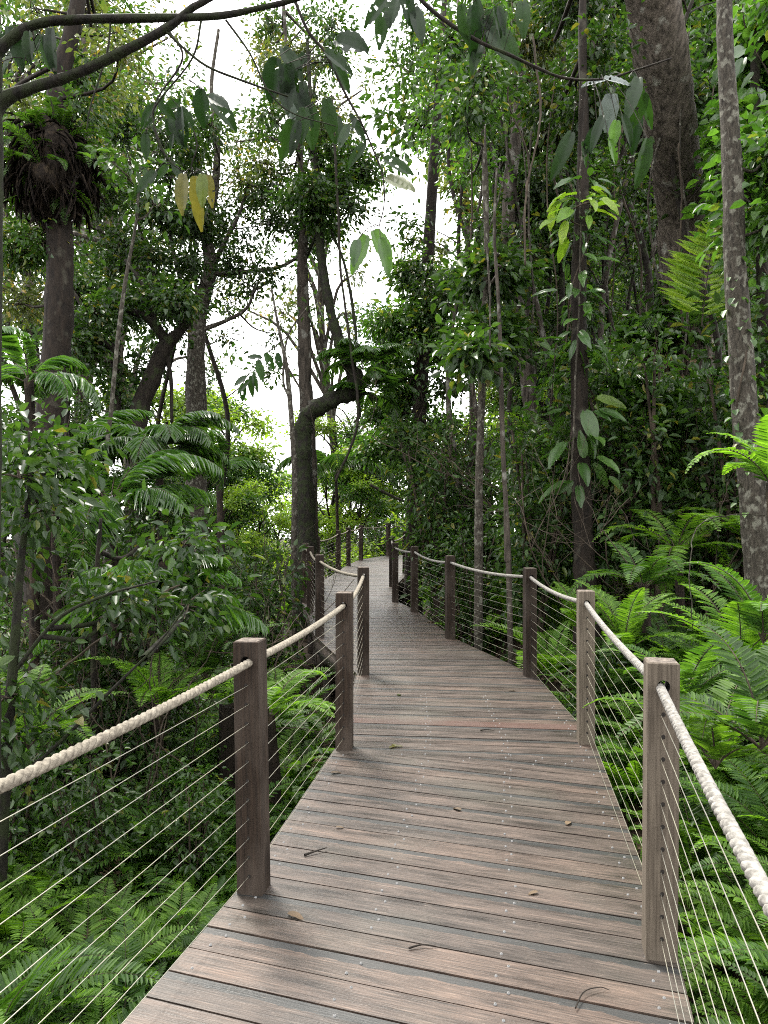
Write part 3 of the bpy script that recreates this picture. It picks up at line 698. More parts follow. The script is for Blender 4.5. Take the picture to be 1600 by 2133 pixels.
# 4 twisted tree
tree('rainforest_tree', 'mossy trunk with a sharp elbow bend beside the boardwalk', [(638, 1150, 44), (634, 1000, 38), (630, 920, 37), (634, 880, 37), (648, 858, 36), (676, 842, 33), (706, 826, 34), (732, 814, 42), (741, 790, 37), (729, 764, 28), (712, 728, 23), (700, 690, 22), (685, 630, 20), (668, 520, 16), (662, 400, 13), (650, 250, 9), (640, 80, 6)], 15, 'moss',
     limbs=[[(735, 790, 8), (742, 700, 6), (720, 560, 6), (690, 480, 4)], [(735, 800, 9), (750, 860, 7), (738, 880, 4)]],
     blobs=rb(590, 760, 330, 560, 14, 28, 50, .40, (14, 17), 8)+rb(600, 740, 240, 330, 5, 26, 45, .3, (14, 17), 9), leaf='mid', L=.11, leaf2='dark', lump=.15)
tree('rainforest_tree', 'straight slim trunk rising close behind the elbow-bent tree', [(648, 1120, 30), (645, 950, 30), (636, 800, 28), (634, 700, 28), (630, 550, 22), (633, 450, 18), (622, 300, 13), (600, 150, 9), (590, 0, 6)], 15.8, 'barkgrey',
     blobs=rb(510, 730, 10, 300, 22, 26, 42, .36, (14, 18), 10)+rb(480, 620, 280, 400, 6, 24, 38, .34, (15, 18), 11), leaf='dark', L=.095, leaf2='olive')
tree('rainforest_tree', 'thin pale pole-like stem leaning in front of the mossy elbow-bent trunk', [(614, 1320, 12), (612, 1150, 12), (614, 1000, 12), (606, 860, 11), (596, 760, 9), (580, 680, 6), (565, 600, 4)], 13.2, 'barkpale',
     limbs=[[(603, 830, 6), (590, 790, 5), (600, 700, 4), (640, 640, 3)], [(596, 760, 5), (620, 800, 4), (634, 830, 3)]], blobs=rb(560, 640, 620, 760, 3, 10, 18, .2, None, 12), leaf='dark', L=.10)
# 6 dense dark tree near path end
tree('rainforest_tree', 'dark trunk clothed in dense foliage where the walk bends away', [(862, 1150, 34), (866, 1000, 34), (874, 850, 31), (882, 700, 28), (890, 550, 26), (900, 400, 22), (912, 220, 18), (922, 60, 13), (930, -60, 9)], 17.2, 'bark',
     blobs=rb(790, 910, 560, 760, 15, 30, 48, .6, (16, 18.5), 13)+rb(760, 850, 760, 960, 10, 28, 46, .7, (16, 18.5), 14)+rb(890, 960, 700, 1000, 8, 26, 40, .6, (17, 19), 15)+rb(880, 960, 0, 300, 9, 28, 45, .22, (16, 19), 16), leaf='dark', L=.12, leaf2='mid')
tree('rainforest_tree', 'slender pale trunk standing straight behind the third wire panel', [(996, 1400, 19), (997, 1200, 18), (998, 1000, 17), (1003, 850, 16), (1006, 700, 15), (1013, 560, 12), (1012, 380, 11), (1004, 200, 9), (1010, 20, 8)], 9.6, 'barkpale',
     blobs=rb(940, 1060, 20, 360, 8, 34, 52, .28, (9, 11), 17), leaf='dark', L=.09, leaf2='mid')
tree('rainforest_tree', 'very thin crooked grey sapling beside the slender pale trunk', [(1064, 1400, 12), (1060, 1190, 12), (1058, 1160, 15), (1054, 1050, 10), (1048, 940, 10), (1044, 800, 10), (1040, 650, 8), (1030, 480, 6), (1035, 350, 4)], 9.0, 'barkgrey',
     blobs=rb(960, 1050, 560, 800, 6, 35, 55, .36, (8.6, 10.5), 18), leaf='dark', L=.13)
tree('rainforest_tree', 'curving grey trunk that sways and is lost behind foliage', [(1135, 1150, 36), (1118, 950, 34), (1100, 780, 33), (1078, 640, 30), (1060, 520, 28), (1062, 400, 27), (1078, 260, 24), (1083, 130, 22), (1078, 0, 19), (1080, -90, 16)], 13, 'barkgrey',
     blobs=rb(1020, 1190, 40, 420, 14, 42, 70, .40, (12, 15), 19)+rb(1040, 1180, 430, 700, 8, 36, 60, .45, (13.5, 16), 20), leaf='dark', L=.10, leaf2='olive')
tree('rainforest_tree', 'upright brown trunk hung with climbing broad leaves and thin vines', [(1222, 1270, 48), (1215, 1120, 43), (1209, 950, 39), (1208, 800, 35), (1206, 620, 32), (1212, 430, 27), (1216, 240, 21), (1214, 60, 16), (1218, -80, 12)], 9.2, 'bark',
     blobs=rb(1110, 1250, -20, 330, 7, 40, 62, .30, (9, 11.5), 21), leaf='dark', L=.10, leaf2='dark', lump=.10)
tree('rainforest_tree', 'massive grey buttressed trunk leaning out over the bank', [(1505, 1300, 170, 13.2), (1478, 1100, 130, 13), (1455, 900, 112, 12.8), (1440, 700, 103, 12.4), (1428, 550, 100, 12), (1420, 430, 99, 11.6), (1402, 300, 100, 11), (1380, 130, 106, 10.4), (1356, -60, 112, 9.8), (1345, -200, 112, 9.4)], 12, 'barkbig', sides=22, lump=.045, auto=False)
tree('rainforest_tree', 'pale lichen mottled trunk standing beside the closest ferns on the bank', [(1604, 1420, 84), (1588, 1220, 68), (1572, 1050, 60), (1552, 850, 53), (1542, 700, 48), (1531, 550, 45), (1528, 400, 42), (1521, 250, 37), (1512, 100, 33), (1509, -60, 30), (1505, -200, 28)], 6.6, 'barkpale', sides=14, lump=.035,
     blobs=rb(1600, 1680, -40, 500, 5, 60, 90, .22, (6.6, 8), 22), leaf='mid', L=.11)
tree('rainforest_tree', 'narrow dark trunk rising close beside the massive grey trunk', [(1408, 1000, 20), (1405, 760, 19), (1394, 600, 18), (1374, 450, 17), (1352, 280, 15), (1340, 140, 13), (1308, 0, 12), (1290, -90, 10)], 13.6, 'barkdark',
     blobs=rb(1230, 1400, 60, 420, 10, 45, 75, .40, (13.5, 17), 23), leaf='dark', L=.13)
tree('rainforest_tree', 'dark vine covered trunk showing behind the pale lichen mottled one', [(1600, 1000, 26), (1590, 600, 25), (1580, 400, 23), (1574, 200, 20), (1580, 0, 18), (1584, -100, 16)], 9.4, 'barkdark',
     blobs=rb(1545, 1640, 0, 520, 12, 50, 80, .40, (9, 11), 24), leaf='mid', L=.14, asp=.6)
tree('rainforest_tree', 'thin dark trunk in the thicket between the climbing leaves and the curving trunk', [(1165, 1100, 12), (1166, 900, 12), (1171, 600, 12), (1167, 300, 11), (1180, 0, 10), (1182, -60, 8)], 14, 'barkdark', blobs=rb(1110, 1200, 300, 700, 7, 35, 60, .42, (14, 17), 25), leaf='dark', L=.12)
tree('rainforest_tree', 'thin grey trunk showing through open leaves near the sky gap', [(985, 1100, 12), (984, 900, 12), (979, 600, 12), (972, 400, 11), (962, 200, 9), (955, 0, 7)], 21, 'barkgrey', blobs=rb(905, 1010, 250, 620, 14, 22, 38, .30, (20, 24), 26), leaf='olive', L=.15)
tree('young_tree', 'thin leaning pole stem in front of the leaning dark trunk', [(222, 1000, 9), (232, 850, 9), (246, 700, 9), (262, 580, 8), (282, 470, 6), (290, 380, 4)], 8, 'barkpale', blobs=rb(250, 330, 340, 440, 3, 22, 36, .13, None, 27), leaf='dark', L=.10)
tree('young_tree', 'dark pole stem seen through the wires among the fallen palm leaves', [(200, 1800, 18), (198, 1550, 16), (197, 1350, 14), (202, 1200, 12), (210, 1080, 7)], 6.2, 'barkdark', blobs=rb(130, 400, 1080, 1240, 4, 35, 50, .16, (5.8, 7.5), 28), leaf='dark', L=.09)
tree('young_tree', 'mossy stem with spreading twigs at the edge of the thicket', [(2, 1850, 24), (10, 1650, 24), (20, 1480, 22), (34, 1300, 19), (46, 1150, 14), (62, 1000, 9), (60, 900, 5)], 4.6, 'moss',
     limbs=[[(30, 1400, 10), (120, 1290, 8), (220, 1240, 6), (330, 1210, 4)], [(10, 1640, 9), (110, 1560, 8), (230, 1440, 7), (330, 1340, 4), (390, 1260, 3)]], blobs=rb(-20, 140, 880, 1180, 7, 40, 65, .12, (4.4, 5.6), 29)+rb(0, 40, 1430, 1540, 2, 40, 60, .12, None, 30)+rb(180, 400, 1200, 1290, 3, 40, 60, .12, (4.6, 5.6), 32), leaf='dark', L=.08)

# ------------------------------------------------------------ near overhead branches (tree just beside the frame)
def near_tree():
    Y = 3.9
    root = tree('overhanging_tree', 'mossy trunk at the frame edge sending two crossing limbs overhead', [(-34, 2050, 60), (-30, 1500, 56), (-24, 900, 48), (-18, 500, 42), (-14, 230, 36), (-16, 60, 28), (-30, -90, 20)], Y, 'moss',
        limbs=[[(-12, 110, 27), (20, 80, 23), (70, 50, 20), (150, 39, 19), (300, 36, 17), (450, 32, 15), (540, 15, 12), (610, -2, 11), (720, -40, 6)],
               [(-14, 235, 34), (10, 205, 28), (60, 184, 24), (150, 155, 22), (250, 108, 20), (350, 55, 17), (395, 18, 15), (450, -12, 14), (560, -70, 8)],
               [(340, 60, 6), (420, 130, 5), (500, 165, 5), (600, 200, 4)], [(230, 40, 4), (222, 110, 4), (188, 220, 3), (180, 270, 2)], [(420, 35, 5), (400, 120, 4), (330, 210, 4), (318, 250, 3), (350, 330, 3), (395, 365, 2)],
               [(470, 40, 5), (520, 110, 4), (560, 190, 3), (610, 235, 3), (700, 262, 2)]], auto=False, sides=14, lump=.08, base=True)
    return root
near_tree()
def broad_leaf_branch(name, label, stem, Y, lvs, mats, w0):
    """stem: px pts; lvs: (px, py, length_px, angle_deg (0 = right, 90 = down), width ratio, material index, tilt)"""
    pts = [P(a, b, Y+(c[0] if c else 0)) for a, b, *c in stem]; org = pts[0]
    root = empty(name, org, label=label, cat='branch')
    g = G(); n = len(pts)*6; pth = spline(pts, n)-org; tube(g, pth, np.linspace(w0, w0*.35, n)/2/FPX*Y, 6, 0, .08); 
    gl = G()
    for (px, py, ln, ang, ar, mi, tl) in lvs:
        c = P(px, py, Y+R.normal()*.12)-org; a = math.radians(ang)
        d = nrm(V([math.cos(a), R.normal()*.25, -math.sin(a)]))
        nn = nrm(V([R.normal()*.25, -1+abs(tl)*.4, .35+tl])); L = ln/FPX*Y
        k = int(np.argmin(np.linalg.norm(pth-c, axis=1)))
        if np.linalg.norm(pth[k]-c) > .02:
            tube(g, spline([pth[k], (pth[k]+c)/2+V([0, 0, .03]), c], 6), .0022, 4, 0, cap=False)
        bigleaf(gl, c, d, nn, L, L*ar, mi, seg=12, bend=.5+R.normal()*.15, corr=.05, holes=.045)
    g.build('stem', [M['barkdark']], root, True)
    gl.build('foliage', [M[q] for q in mats], root)
    return root
rl = lambda x0, x1, y0, y1, n, l0, l1, a0, a1, mi, ar=.42, seed=0: [(q.uniform(x0, x1), q.uniform(y0, y1), q.uniform(l0*.55, l1*.80), q.uniform(a0, a1), ar*q.uniform(.65, 1.05), mi, q.normal()*.3) for q in [np.random.default_rng(seed)] for _ in range(n)]
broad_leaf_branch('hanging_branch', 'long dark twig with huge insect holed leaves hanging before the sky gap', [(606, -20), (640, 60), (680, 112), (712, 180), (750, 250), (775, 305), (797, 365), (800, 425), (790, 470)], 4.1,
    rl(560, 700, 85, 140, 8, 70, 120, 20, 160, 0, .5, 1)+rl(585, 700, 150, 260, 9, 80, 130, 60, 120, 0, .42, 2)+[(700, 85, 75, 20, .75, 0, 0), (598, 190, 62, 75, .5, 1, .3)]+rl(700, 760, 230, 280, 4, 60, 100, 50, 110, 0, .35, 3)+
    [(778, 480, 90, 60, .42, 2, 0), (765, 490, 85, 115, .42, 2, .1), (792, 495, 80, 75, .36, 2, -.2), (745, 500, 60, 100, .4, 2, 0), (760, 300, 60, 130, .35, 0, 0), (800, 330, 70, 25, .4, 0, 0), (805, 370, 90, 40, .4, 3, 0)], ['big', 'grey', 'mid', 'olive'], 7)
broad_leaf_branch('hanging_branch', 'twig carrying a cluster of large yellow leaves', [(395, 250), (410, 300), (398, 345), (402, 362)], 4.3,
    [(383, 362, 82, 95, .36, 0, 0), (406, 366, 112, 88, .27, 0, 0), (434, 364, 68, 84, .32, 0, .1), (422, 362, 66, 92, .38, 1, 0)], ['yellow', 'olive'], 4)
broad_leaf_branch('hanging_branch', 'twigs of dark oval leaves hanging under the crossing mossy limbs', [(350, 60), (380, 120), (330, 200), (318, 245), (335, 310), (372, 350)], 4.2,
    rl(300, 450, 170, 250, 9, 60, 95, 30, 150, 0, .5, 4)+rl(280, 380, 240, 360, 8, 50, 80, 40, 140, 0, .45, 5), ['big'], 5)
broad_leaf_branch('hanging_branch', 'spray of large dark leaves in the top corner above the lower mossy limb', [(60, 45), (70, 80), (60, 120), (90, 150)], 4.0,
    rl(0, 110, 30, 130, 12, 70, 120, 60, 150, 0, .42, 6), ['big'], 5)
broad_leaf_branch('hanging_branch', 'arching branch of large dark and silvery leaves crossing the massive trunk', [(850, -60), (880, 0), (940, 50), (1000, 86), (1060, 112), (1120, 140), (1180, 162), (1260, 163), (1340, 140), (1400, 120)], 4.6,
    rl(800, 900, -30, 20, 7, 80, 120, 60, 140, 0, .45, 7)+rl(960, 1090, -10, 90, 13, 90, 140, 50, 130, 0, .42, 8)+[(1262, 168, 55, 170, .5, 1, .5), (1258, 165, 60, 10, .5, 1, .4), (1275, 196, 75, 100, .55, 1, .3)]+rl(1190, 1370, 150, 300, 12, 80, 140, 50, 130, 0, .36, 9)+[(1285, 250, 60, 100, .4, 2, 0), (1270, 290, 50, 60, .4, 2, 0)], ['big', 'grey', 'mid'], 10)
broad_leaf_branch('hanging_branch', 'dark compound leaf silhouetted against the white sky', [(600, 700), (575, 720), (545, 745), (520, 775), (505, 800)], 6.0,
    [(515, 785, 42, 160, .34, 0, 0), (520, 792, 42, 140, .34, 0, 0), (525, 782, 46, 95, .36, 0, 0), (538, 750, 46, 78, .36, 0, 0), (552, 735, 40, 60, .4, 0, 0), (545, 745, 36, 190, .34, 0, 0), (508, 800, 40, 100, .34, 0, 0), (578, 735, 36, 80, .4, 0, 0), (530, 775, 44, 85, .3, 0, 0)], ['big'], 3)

# ------------------------------------------------------------ epiphytes, climbers
def epiphyte(px, py, Y, r, label):
    c = P(px, py, Y); root = empty('basket_fern', c, label=label, cat='epiphyte'); g = G(); n = 10
    rr = r/FPX*Y
    th = np.linspace(0, math.pi, 10); ph = np.linspace(0, 2*math.pi, 15)[:-1]
    vv = [(math.sin(a)*math.cos(b)*rr*.62*(1+R.normal()*.22), math.sin(a)*math.sin(b)*rr*.62*(1+R.normal()*.22), math.cos(a)*rr*(.85 if a < 1.6 else 1.0)*(1+R.normal()*.12)) for a in th for b in ph]
    g.add(V(vv), [[i*14+j, i*14+(j+1) % 14, (i+1)*14+(j+1) % 14, (i+1)*14+j] for i in range(9) for j in range(14)])
    g.build('root_mass', [M['fibre']], root, True)
    g = G(); n = 1500; d = nrm(R.normal(size=(n, 3))); pos = d*rr*V([.72, .72, .85])*(.55+.6*R.random((n, 1))**1.5)
    leaves(g, pos, nrm(d*.7+V([0, 0, -.9])+R.normal(size=(n, 3))*.3), d, rr*(.25+.3*R.random(n)), rr*.03, m=0, droop=.4)
    g.build('dead_fronds', [M['fibre']], root)
    g = G()
    for k in range(110): frond(g, nrm(R.normal(size=3)*V([1, 1, .8]))*rr*.68, k*2.4, R.uniform(-.3, 1.2), rr*R.uniform(.5, 1.1), 26, rr*.16, rr*.03, R.uniform(1, 2))
    g.build('fronds', [M['ferndark'], M['twig']], root)
epiphyte(104, 350, 10.9, 108, 'big dark hanging basket fern wrapped round the straight brown trunk')
def climber(label, trunk, Y, n, L, mat, cat='climbing plant', asp=.55, r=.2, hang=.8, name='climbing_vine', mats=None, top=None):
    pts = spline([P(a, b, Y) for a, b in trunk], 60); org = pts[0]; root = empty(name, org, label=label, cat=cat)
    g = G(); an = np.linspace(0, 9, 60); tube(g, pts-org+np.stack([np.cos(an), np.sin(an), 0*an], 1)*r*.55, .009, 5, 0, .1); g.build('stem', [M['twig']], root, True)
    g = G(); i = R.integers(0, 60, n); d = R.normal(size=(n, 3))*V([1, 1, .2]); d = nrm(d); d[:, 1] -= .35; d = nrm(d)
    pos = pts[i]-org+d*r*(.5+.7*R.random((n, 1)))+R.normal(size=(n, 3))*.05
    s = L*(.6+.7*R.random(n))
    for k in range(n):
        if L > .16: bigleaf(g, pos[k], nrm(d[k]+V([0, 0, -hang*R.random()])+R.normal(size=3)*.25), nrm(V([0, -.4, 1])+R.normal(size=3)*.3), s[k], s[k]*asp, 0, seg=6, bend=.6)
    if L <= .16: leaves(g, pos, nrm(d+V([0, 0, -hang])+R.normal(size=(n, 3))*.3), d+V([0, 0, .6]), s, s*asp)
    g.build('foliage', [M[mat]], root); return root
climber('broad glossy leaves climbing the middle of the upright brown trunk', [(1206, 760), (1206, 640), (1208, 480), (1212, 380)], 9.1, 70, .30, 'palm', asp=.30, r=.22, hang=.6)
climber('broad pale green leaves circling the lower upright brown trunk', [(1212, 1010), (1209, 930), (1208, 840)], 9.1, 26, .38, 'mid', asp=.36, r=.26, hang=.5)
climber('bright leaf tuft on the upright brown trunk above the climbing leaves', [(1209, 470), (1212, 400)], 8.9, 26, .26, 'bright', asp=.42, r=.24, hang=1.2)
climber('dense small leaved creeper on the foot of the massive grey trunk', [(1500, 1250), (1475, 1050), (1450, 820), (1436, 580)], 12.2, 1700, .14, 'dark', asp=.5, r=.62)
climber('dry brown leaf litter caught in vines around the massive trunk', [(1490, 1050), (1470, 900), (1460, 740)], 11.9, 260, .16, 'dead', asp=.6, r=.6)
climber('creeper with round leaves on the pale lichen mottled trunk', [(1570, 1050), (1550, 860), (1540, 700), (1531, 520)], 6.55, 70, .07, 'mid', asp=.8, r=.10)
climber('small leaved creeper up the dense dark tree', [(866, 1000), (874, 850), (884, 650), (890, 540)], 17.1, 900, .14, 'dark', asp=.5, r=.55)
climber('large leaf vine on the dark trunk at the frame edge', [(1590, 620), (1580, 400), (1576, 180), (1580, 0)], 9.2, 110, .26, 'palm', asp=.6, r=.3, hang=1.0)
def frond_plant(name, px, py, Y, nfr, length, npin, pl, pw_, mat, label, cat='fern', el=(.6, 1.4), arch=(.8, 1.6), taper='fern', facing=None, group=None, stem=False, droop=.15, vee=.2, pang=1.15):
    c = P(px, py, Y); root = empty(name, c, label=label, cat=cat, group=group); g = G()
    for k in range(nfr):
        az = (k*2.399 if facing is None else R.normal()*facing[1]+facing[0]); frond(g, V([0, 0, 0.]), az, R.uniform(*el), length*R.uniform(.75, 1.1), npin, pl, pw_, R.uniform(*arch), taper=taper, droop=droop, rr=.006, vee=vee, pang=pang)
    g.build('fronds', [M[mat], M['twig']], root)
    if stem:
        gz = float(ground(c[0], c[1]))-.2-c[2]; g = G()
        if gz < -.4: tube(g, spline([V([0, 0, gz]), V([.05, .02, gz/2]), V([0, 0, .05])], 10), np.linspace(.06, .045, 10), 8, 0, .08); g.build('trunk', [M['fibre']], root, True)
    return root
frond_plant('ladder_fern', 1462, 680, 9.6, 3, 1.45, 16, .58, .06, 'bright', 'light green fern with long narrow leaflets against the massive trunk', el=(1.4, 1.55), arch=(.05, .25), pang=1.3, droop=.1, facing=(-1.57, .2))
# palms
for px, py, Y, n_, l_, mt_, lb_ in ((1490, 1600, 3.9, 8, .85, 'fern', 'tall ladder fern rising behind the closest grey post'), (1585, 1560, 3.5, 8, .8, 'ferndark', 'ladder fern at the frame edge behind the white rope'), (1420, 1480, 5.0, 8, .8, 'ferndark', 'ladder fern between the two grey posts on the bank'),
    (1545, 1400, 5.4, 9, .9, 'fern', 'wide ladder fern on the bank below the lichen mottled trunk'), (1300, 1360, 6.6, 9, .8, 'fern', 'ladder fern above the second grey post'), (1590, 1340, 5.0, 8, .8, 'ferndark', 'dark ladder fern touching the foot of the lichen mottled trunk'), (1210, 1320, 8.0, 9, .8, 'fern', 'ladder fern by the foot of the upright brown trunk'),
    (60, 1560, 5.0, 8, .8, 'fern', 'ladder fern beside the mossy leaning stem'), (330, 1480, 6.0, 8, .8, 'fern', 'ladder fern in the thicket above the beige rope'), (430, 1420, 6.8, 9, .9, 'ferndark', 'ladder fern behind the hollow stump')):
    frond_plant('ladder_fern', px, py, Y, n_, l_, 34, l_*.17, .022, mt_, lb_, el=(.7, 1.45), arch=(.9, 1.7), group=None, stem=False)
frond_plant('ladder_fern', 1440, 690, 11.2, 9, 1.0, 30, .17, .028, 'ferndark', 'dark fern rooted on the massive trunk below the light green one')
frond_plant('ladder_fern', 1490, 1000, 10.6, 9, 1.0, 30, .17, .028, 'fern', 'fern rooted low on the massive trunk above the dry leaves')
frond_plant('ladder_fern', 1395, 930, 11.0, 8, .9, 30, .16, .028, 'ferndark', 'dark fern drooping beside the dry leaves on the massive trunk')
pal = [(60, 800, 7.5, 7, .9, 'palm', 'short fronds sprouting beside the straight brown trunk below the basket fern'), (330, 955, 8.6, 14, 1.12, 'palm', 'large arching palm clump with drooping leaflets beside the fence line'), (230, 1060, 7.4, 10, 1.4, 'palm', 'palm with overlapping fronds at the heart of the thicket'),
       (110, 1000, 9, 9, 1.5, 'palm', 'palm whose pale fronds hang beside the straight brown trunk'), (455, 985, 11.5, 4, .95, 'palm', 'palm with one long pale frond arching towards the sky gap'),
       (315, 1290, 6.4, 9, 1.2, 'palm', 'small palm behind the young pole stems'), (560, 1500, 6.2, 7, .8, 'fern', 'little fan of fronds beside the hollow stump'),
       (1330, 905, 10.4, 12, 1.7, 'palm', 'palm with pale ribbed fronds behind the climbing leaf trunk'), (1480, 860, 10.6, 9, 1.2, 'palm', 'palm perched high in front of the massive trunk'),
       (1255, 1010, 11, 10, 1.5, 'palm', 'dark palm low beside the upright brown trunk'), (755, 770, 14.6, 8, 1.2, 'palm', 'palm fronds drooping at the elbow of the bent trunk'),
       (775, 830, 14.9, 7, 1.1, 'palm', 'drooping palm fronds below the bent trunk elbow'), (700, 985, 26, 9, 2.4, 'mid', 'far pale palm behind the bent trunk'),
       (1610, 1020, 5.4, 8, .8, 'fern', 'bright arching frond entering beside the lichen mottled trunk'), (1410, 1150, 8.4, 9, 1.15, 'fern', 'tree fern drooping over the bank below the massive trunk'),
       (1340, 1230, 7.6, 9, 1.0, 'ferndark', 'ladder fern leaning from the bank above the grey posts'), (930, 640, 19, 9, 2.0, 'palm', 'palm crown hidden beside the dense dark tree'), (1130, 940, 12, 9, 1.4, 'fern', 'bright tree fern beside the curving grey trunk'),
       (1560, 1130, 8.4, 8, 1.2, 'fern', 'fern clump at the foot of the lichen mottled trunk'), (1290, 760, 12, 9, 1.6, 'palm', 'silver green palm high in the thicket behind the upright brown trunk')]
for (px, py, Y, n, l, mt, lb) in pal:
    isf = mt in ('fern', 'ferndark'); frond_plant('tree_fern' if isf else 'palm', px, py, Y, n, l, 34 if not isf else 30, l*.28 if not isf else l*.17, .032 if not isf else .03, mt, lb, 'fern' if isf else 'palm', el=(.35, 1.35), arch=(1.3, 2.3), taper='fern' if isf else 'palm', stem='elbow' not in lb, droop=.5 if not isf else .15, vee=-.1 if not isf else .1, pang=1.1)
# stump
def stump():
    px, py, Y = 492, 1468, 6.6; c = P(px, py, Y); gz = float(ground(c[0], c[1]))-.1; g = G(); n = 18
    zs = np.linspace(gz, c[2], 8); an = np.arange(n)*2*math.pi/n
    rings = []; 
    for k, z in enumerate(zs):
        r = .155*(1+.35*(1-k/7)**2)*(1+.07*np.sin(an*3+1)+.05*np.sin(an*5)); rings.append(np.stack([r*np.cos(an), r*np.sin(an), np.full(n, z)-c[2]+(.03*np.sin(an*2) if k == 7 else 0)], 1))
    for r, z in ((.125, .0), (.115, -.10), (.02, -.12)): rings.append(np.stack([r*np.cos(an), r*np.sin(an), np.full(n, z)+.02*np.sin(an*2)], 1))
    v = np.vstack(rings); k = len(rings); f = [[i*n+j, i*n+(j+1) % n, (i+1)*n+(j+1) % n, (i+1)*n+j] for i in range(k-1) for j in range(n)]
    g.add(v-V([0, 0, 0]), f); o = g.build('tree_stump', [M['bark']], None, True); o.location = tuple(c); tag(o, 'hollow cut tree stump filled with dry leaves behind the wires', 'stump')
stump()
# ------------------------------------------------------------ shrubs, saplings and background trees: prototypes, then copies
def shrub_proto(name, h, nst, n, L, leaf, asp=.45, seed=1, sub=14, spread=.11, hang=.2, rad=.45):
    global R; keep = R; R = np.random.default_rng(seed)
    root = empty(name, (0, 0, -50)); g = G(); g2 = G(); bl = []
    for k in range(nst):
        a = k*2.4+R.normal()*.3; tip = V([math.cos(a)*rad*R.uniform(.3, .9), math.sin(a)*rad*R.uniform(.3, .9), h*R.uniform(.6, 1)])
        p = spline([V([0, 0, -.1]), tip*V([.35, .35, .5])+R.normal(size=3)*.05, tip], 8); tube(g, p, np.linspace(.012*h, .004*h, 8), 5, 0, .05)
        for t in (.45, .72, 1): bl.append((tip*t, (rad*.45, rad*.45, h*.16), n//(nst*3)))
    crown(g2, bl, L, asp, 0, 1, None, sub, spread, hang, .003)
    g.build('stems', [M['twig']], root, True); g2.build('foliage', [M[leaf], M['twig']], root); R = keep; return root
def tree_proto(name, h, n, L, leaf, bark, seed, crown_lo=.35, rad=.2, leaf2=None, nb=15):
    global R; keep = R; R = np.random.default_rng(seed); root = empty(name, (0, 0, -50)); g = G(); g2 = G()
    pts = [V([0, 0, -.5])]+[V([R.normal()*.018*h*t*2, R.normal()*.018*h*t*2, h*t]) for t in (.25, .5, .75, .97)]
    p = spline(pts, 24); tube(g, p, np.linspace(.013*h, .003*h, 24), 8, 0, .06); bl = []
    for k in range(nb):
        t = R.uniform(crown_lo, 1); i = int(t*23); a = k*2.4+R.normal()*.4; rr = rad*h*R.uniform(.25, 1)*(1.15-.5*t)
        c = p[i]+V([math.cos(a)*rr, math.sin(a)*rr, rr*.45]); tube(g, spline([p[max(0, i-2)], (p[i]+c)/2+R.normal(size=3)*.1, c], 7), np.linspace(.005*h, .0015*h, 7), 5, 0, .05)
        s = h*R.uniform(.05, .095); bl.append((c, (s*1.15, s*1.15, s*.75), n//nb))
    if leaf2: crown(g2, bl[::2], L, .48, 0, 1, None, 22, .2, .35, .008); crown(g2, bl[1::2], L, .48, 2, 1, None, 22, .2, .35, .008)
    else: crown(g2, bl, L, .48, 0, 1, None, 22, .2, .35, .008)
    g.build('trunk', [M[bark]], root, True); g2.build('crown', [M[leaf], M['twig']]+([M[leaf2]] if leaf2 else []), root); R = keep; return root
sh = [shrub_proto('leafy_shrub', 1.6, 6, 900, .10, 'dark', seed=41), shrub_proto('leafy_shrub', 1.8, 7, 1000, .085, 'mid', seed=42), shrub_proto('leafy_shrub', 1.4, 6, 700, .12, 'bright', seed=43, asp=.42),
      shrub_proto('leafy_shrub', 2.2, 7, 900, .14, 'dark', seed=44, asp=.38), shrub_proto('leafy_shrub', 1.2, 6, 500, .15, 'mid', seed=45, asp=.36, sub=10)]
tp = [tree_proto('forest_tree', 13, 7500, .17, 'dark', 'barkgrey', 51, leaf2='mid'), tree_proto('forest_tree', 12, 7500, .16, 'mid', 'bark', 52, .25), tree_proto('forest_tree', 14, 6500, .17, 'olive', 'barkpale', 53, .4),
      tree_proto('forest_tree', 8, 6500, .13, 'bright', 'bark', 54, .15, .28, leaf2='mid'), tree_proto('forest_tree', 11, 8000, .15, 'dark', 'barkdark', 55, .2, .24),
      tree_proto('forest_tree', 13, 3300, .115, 'dark', 'barkgrey', 56, .42, .24, leaf2='olive', nb=26), tree_proto('forest_tree', 12, 3300, .115, 'dark', 'barkgrey', 57, .38, .24, leaf2='mid', nb=26)]
sh += [shrub_proto('leafy_shrub', 3.4, 8, 2600, .105, 'dark', seed=46, asp=.42, rad=.75, sub=18, spread=.15), shrub_proto('leafy_shrub', 3.0, 7, 2400, .095, 'mid', seed=47, rad=.7, sub=18, spread=.14)]
SHG = {5: ('tall dense dark understorey shrub', 'tall dense understorey shrubs'), 6: ('tall loose green understorey shrub', 'tall loose understorey shrubs'), 0: ('dark glossy leafed shrub', 'dark glossy shrubs'), 1: ('fine leafed green shrub', 'fine leafed shrubs'), 2: ('light green shrub', 'light green shrubs'), 3: ('tall dark shrub with narrow leaves', 'tall narrow leafed shrubs'), 4: ('seedling with long green leaves', 'long leafed seedlings')}
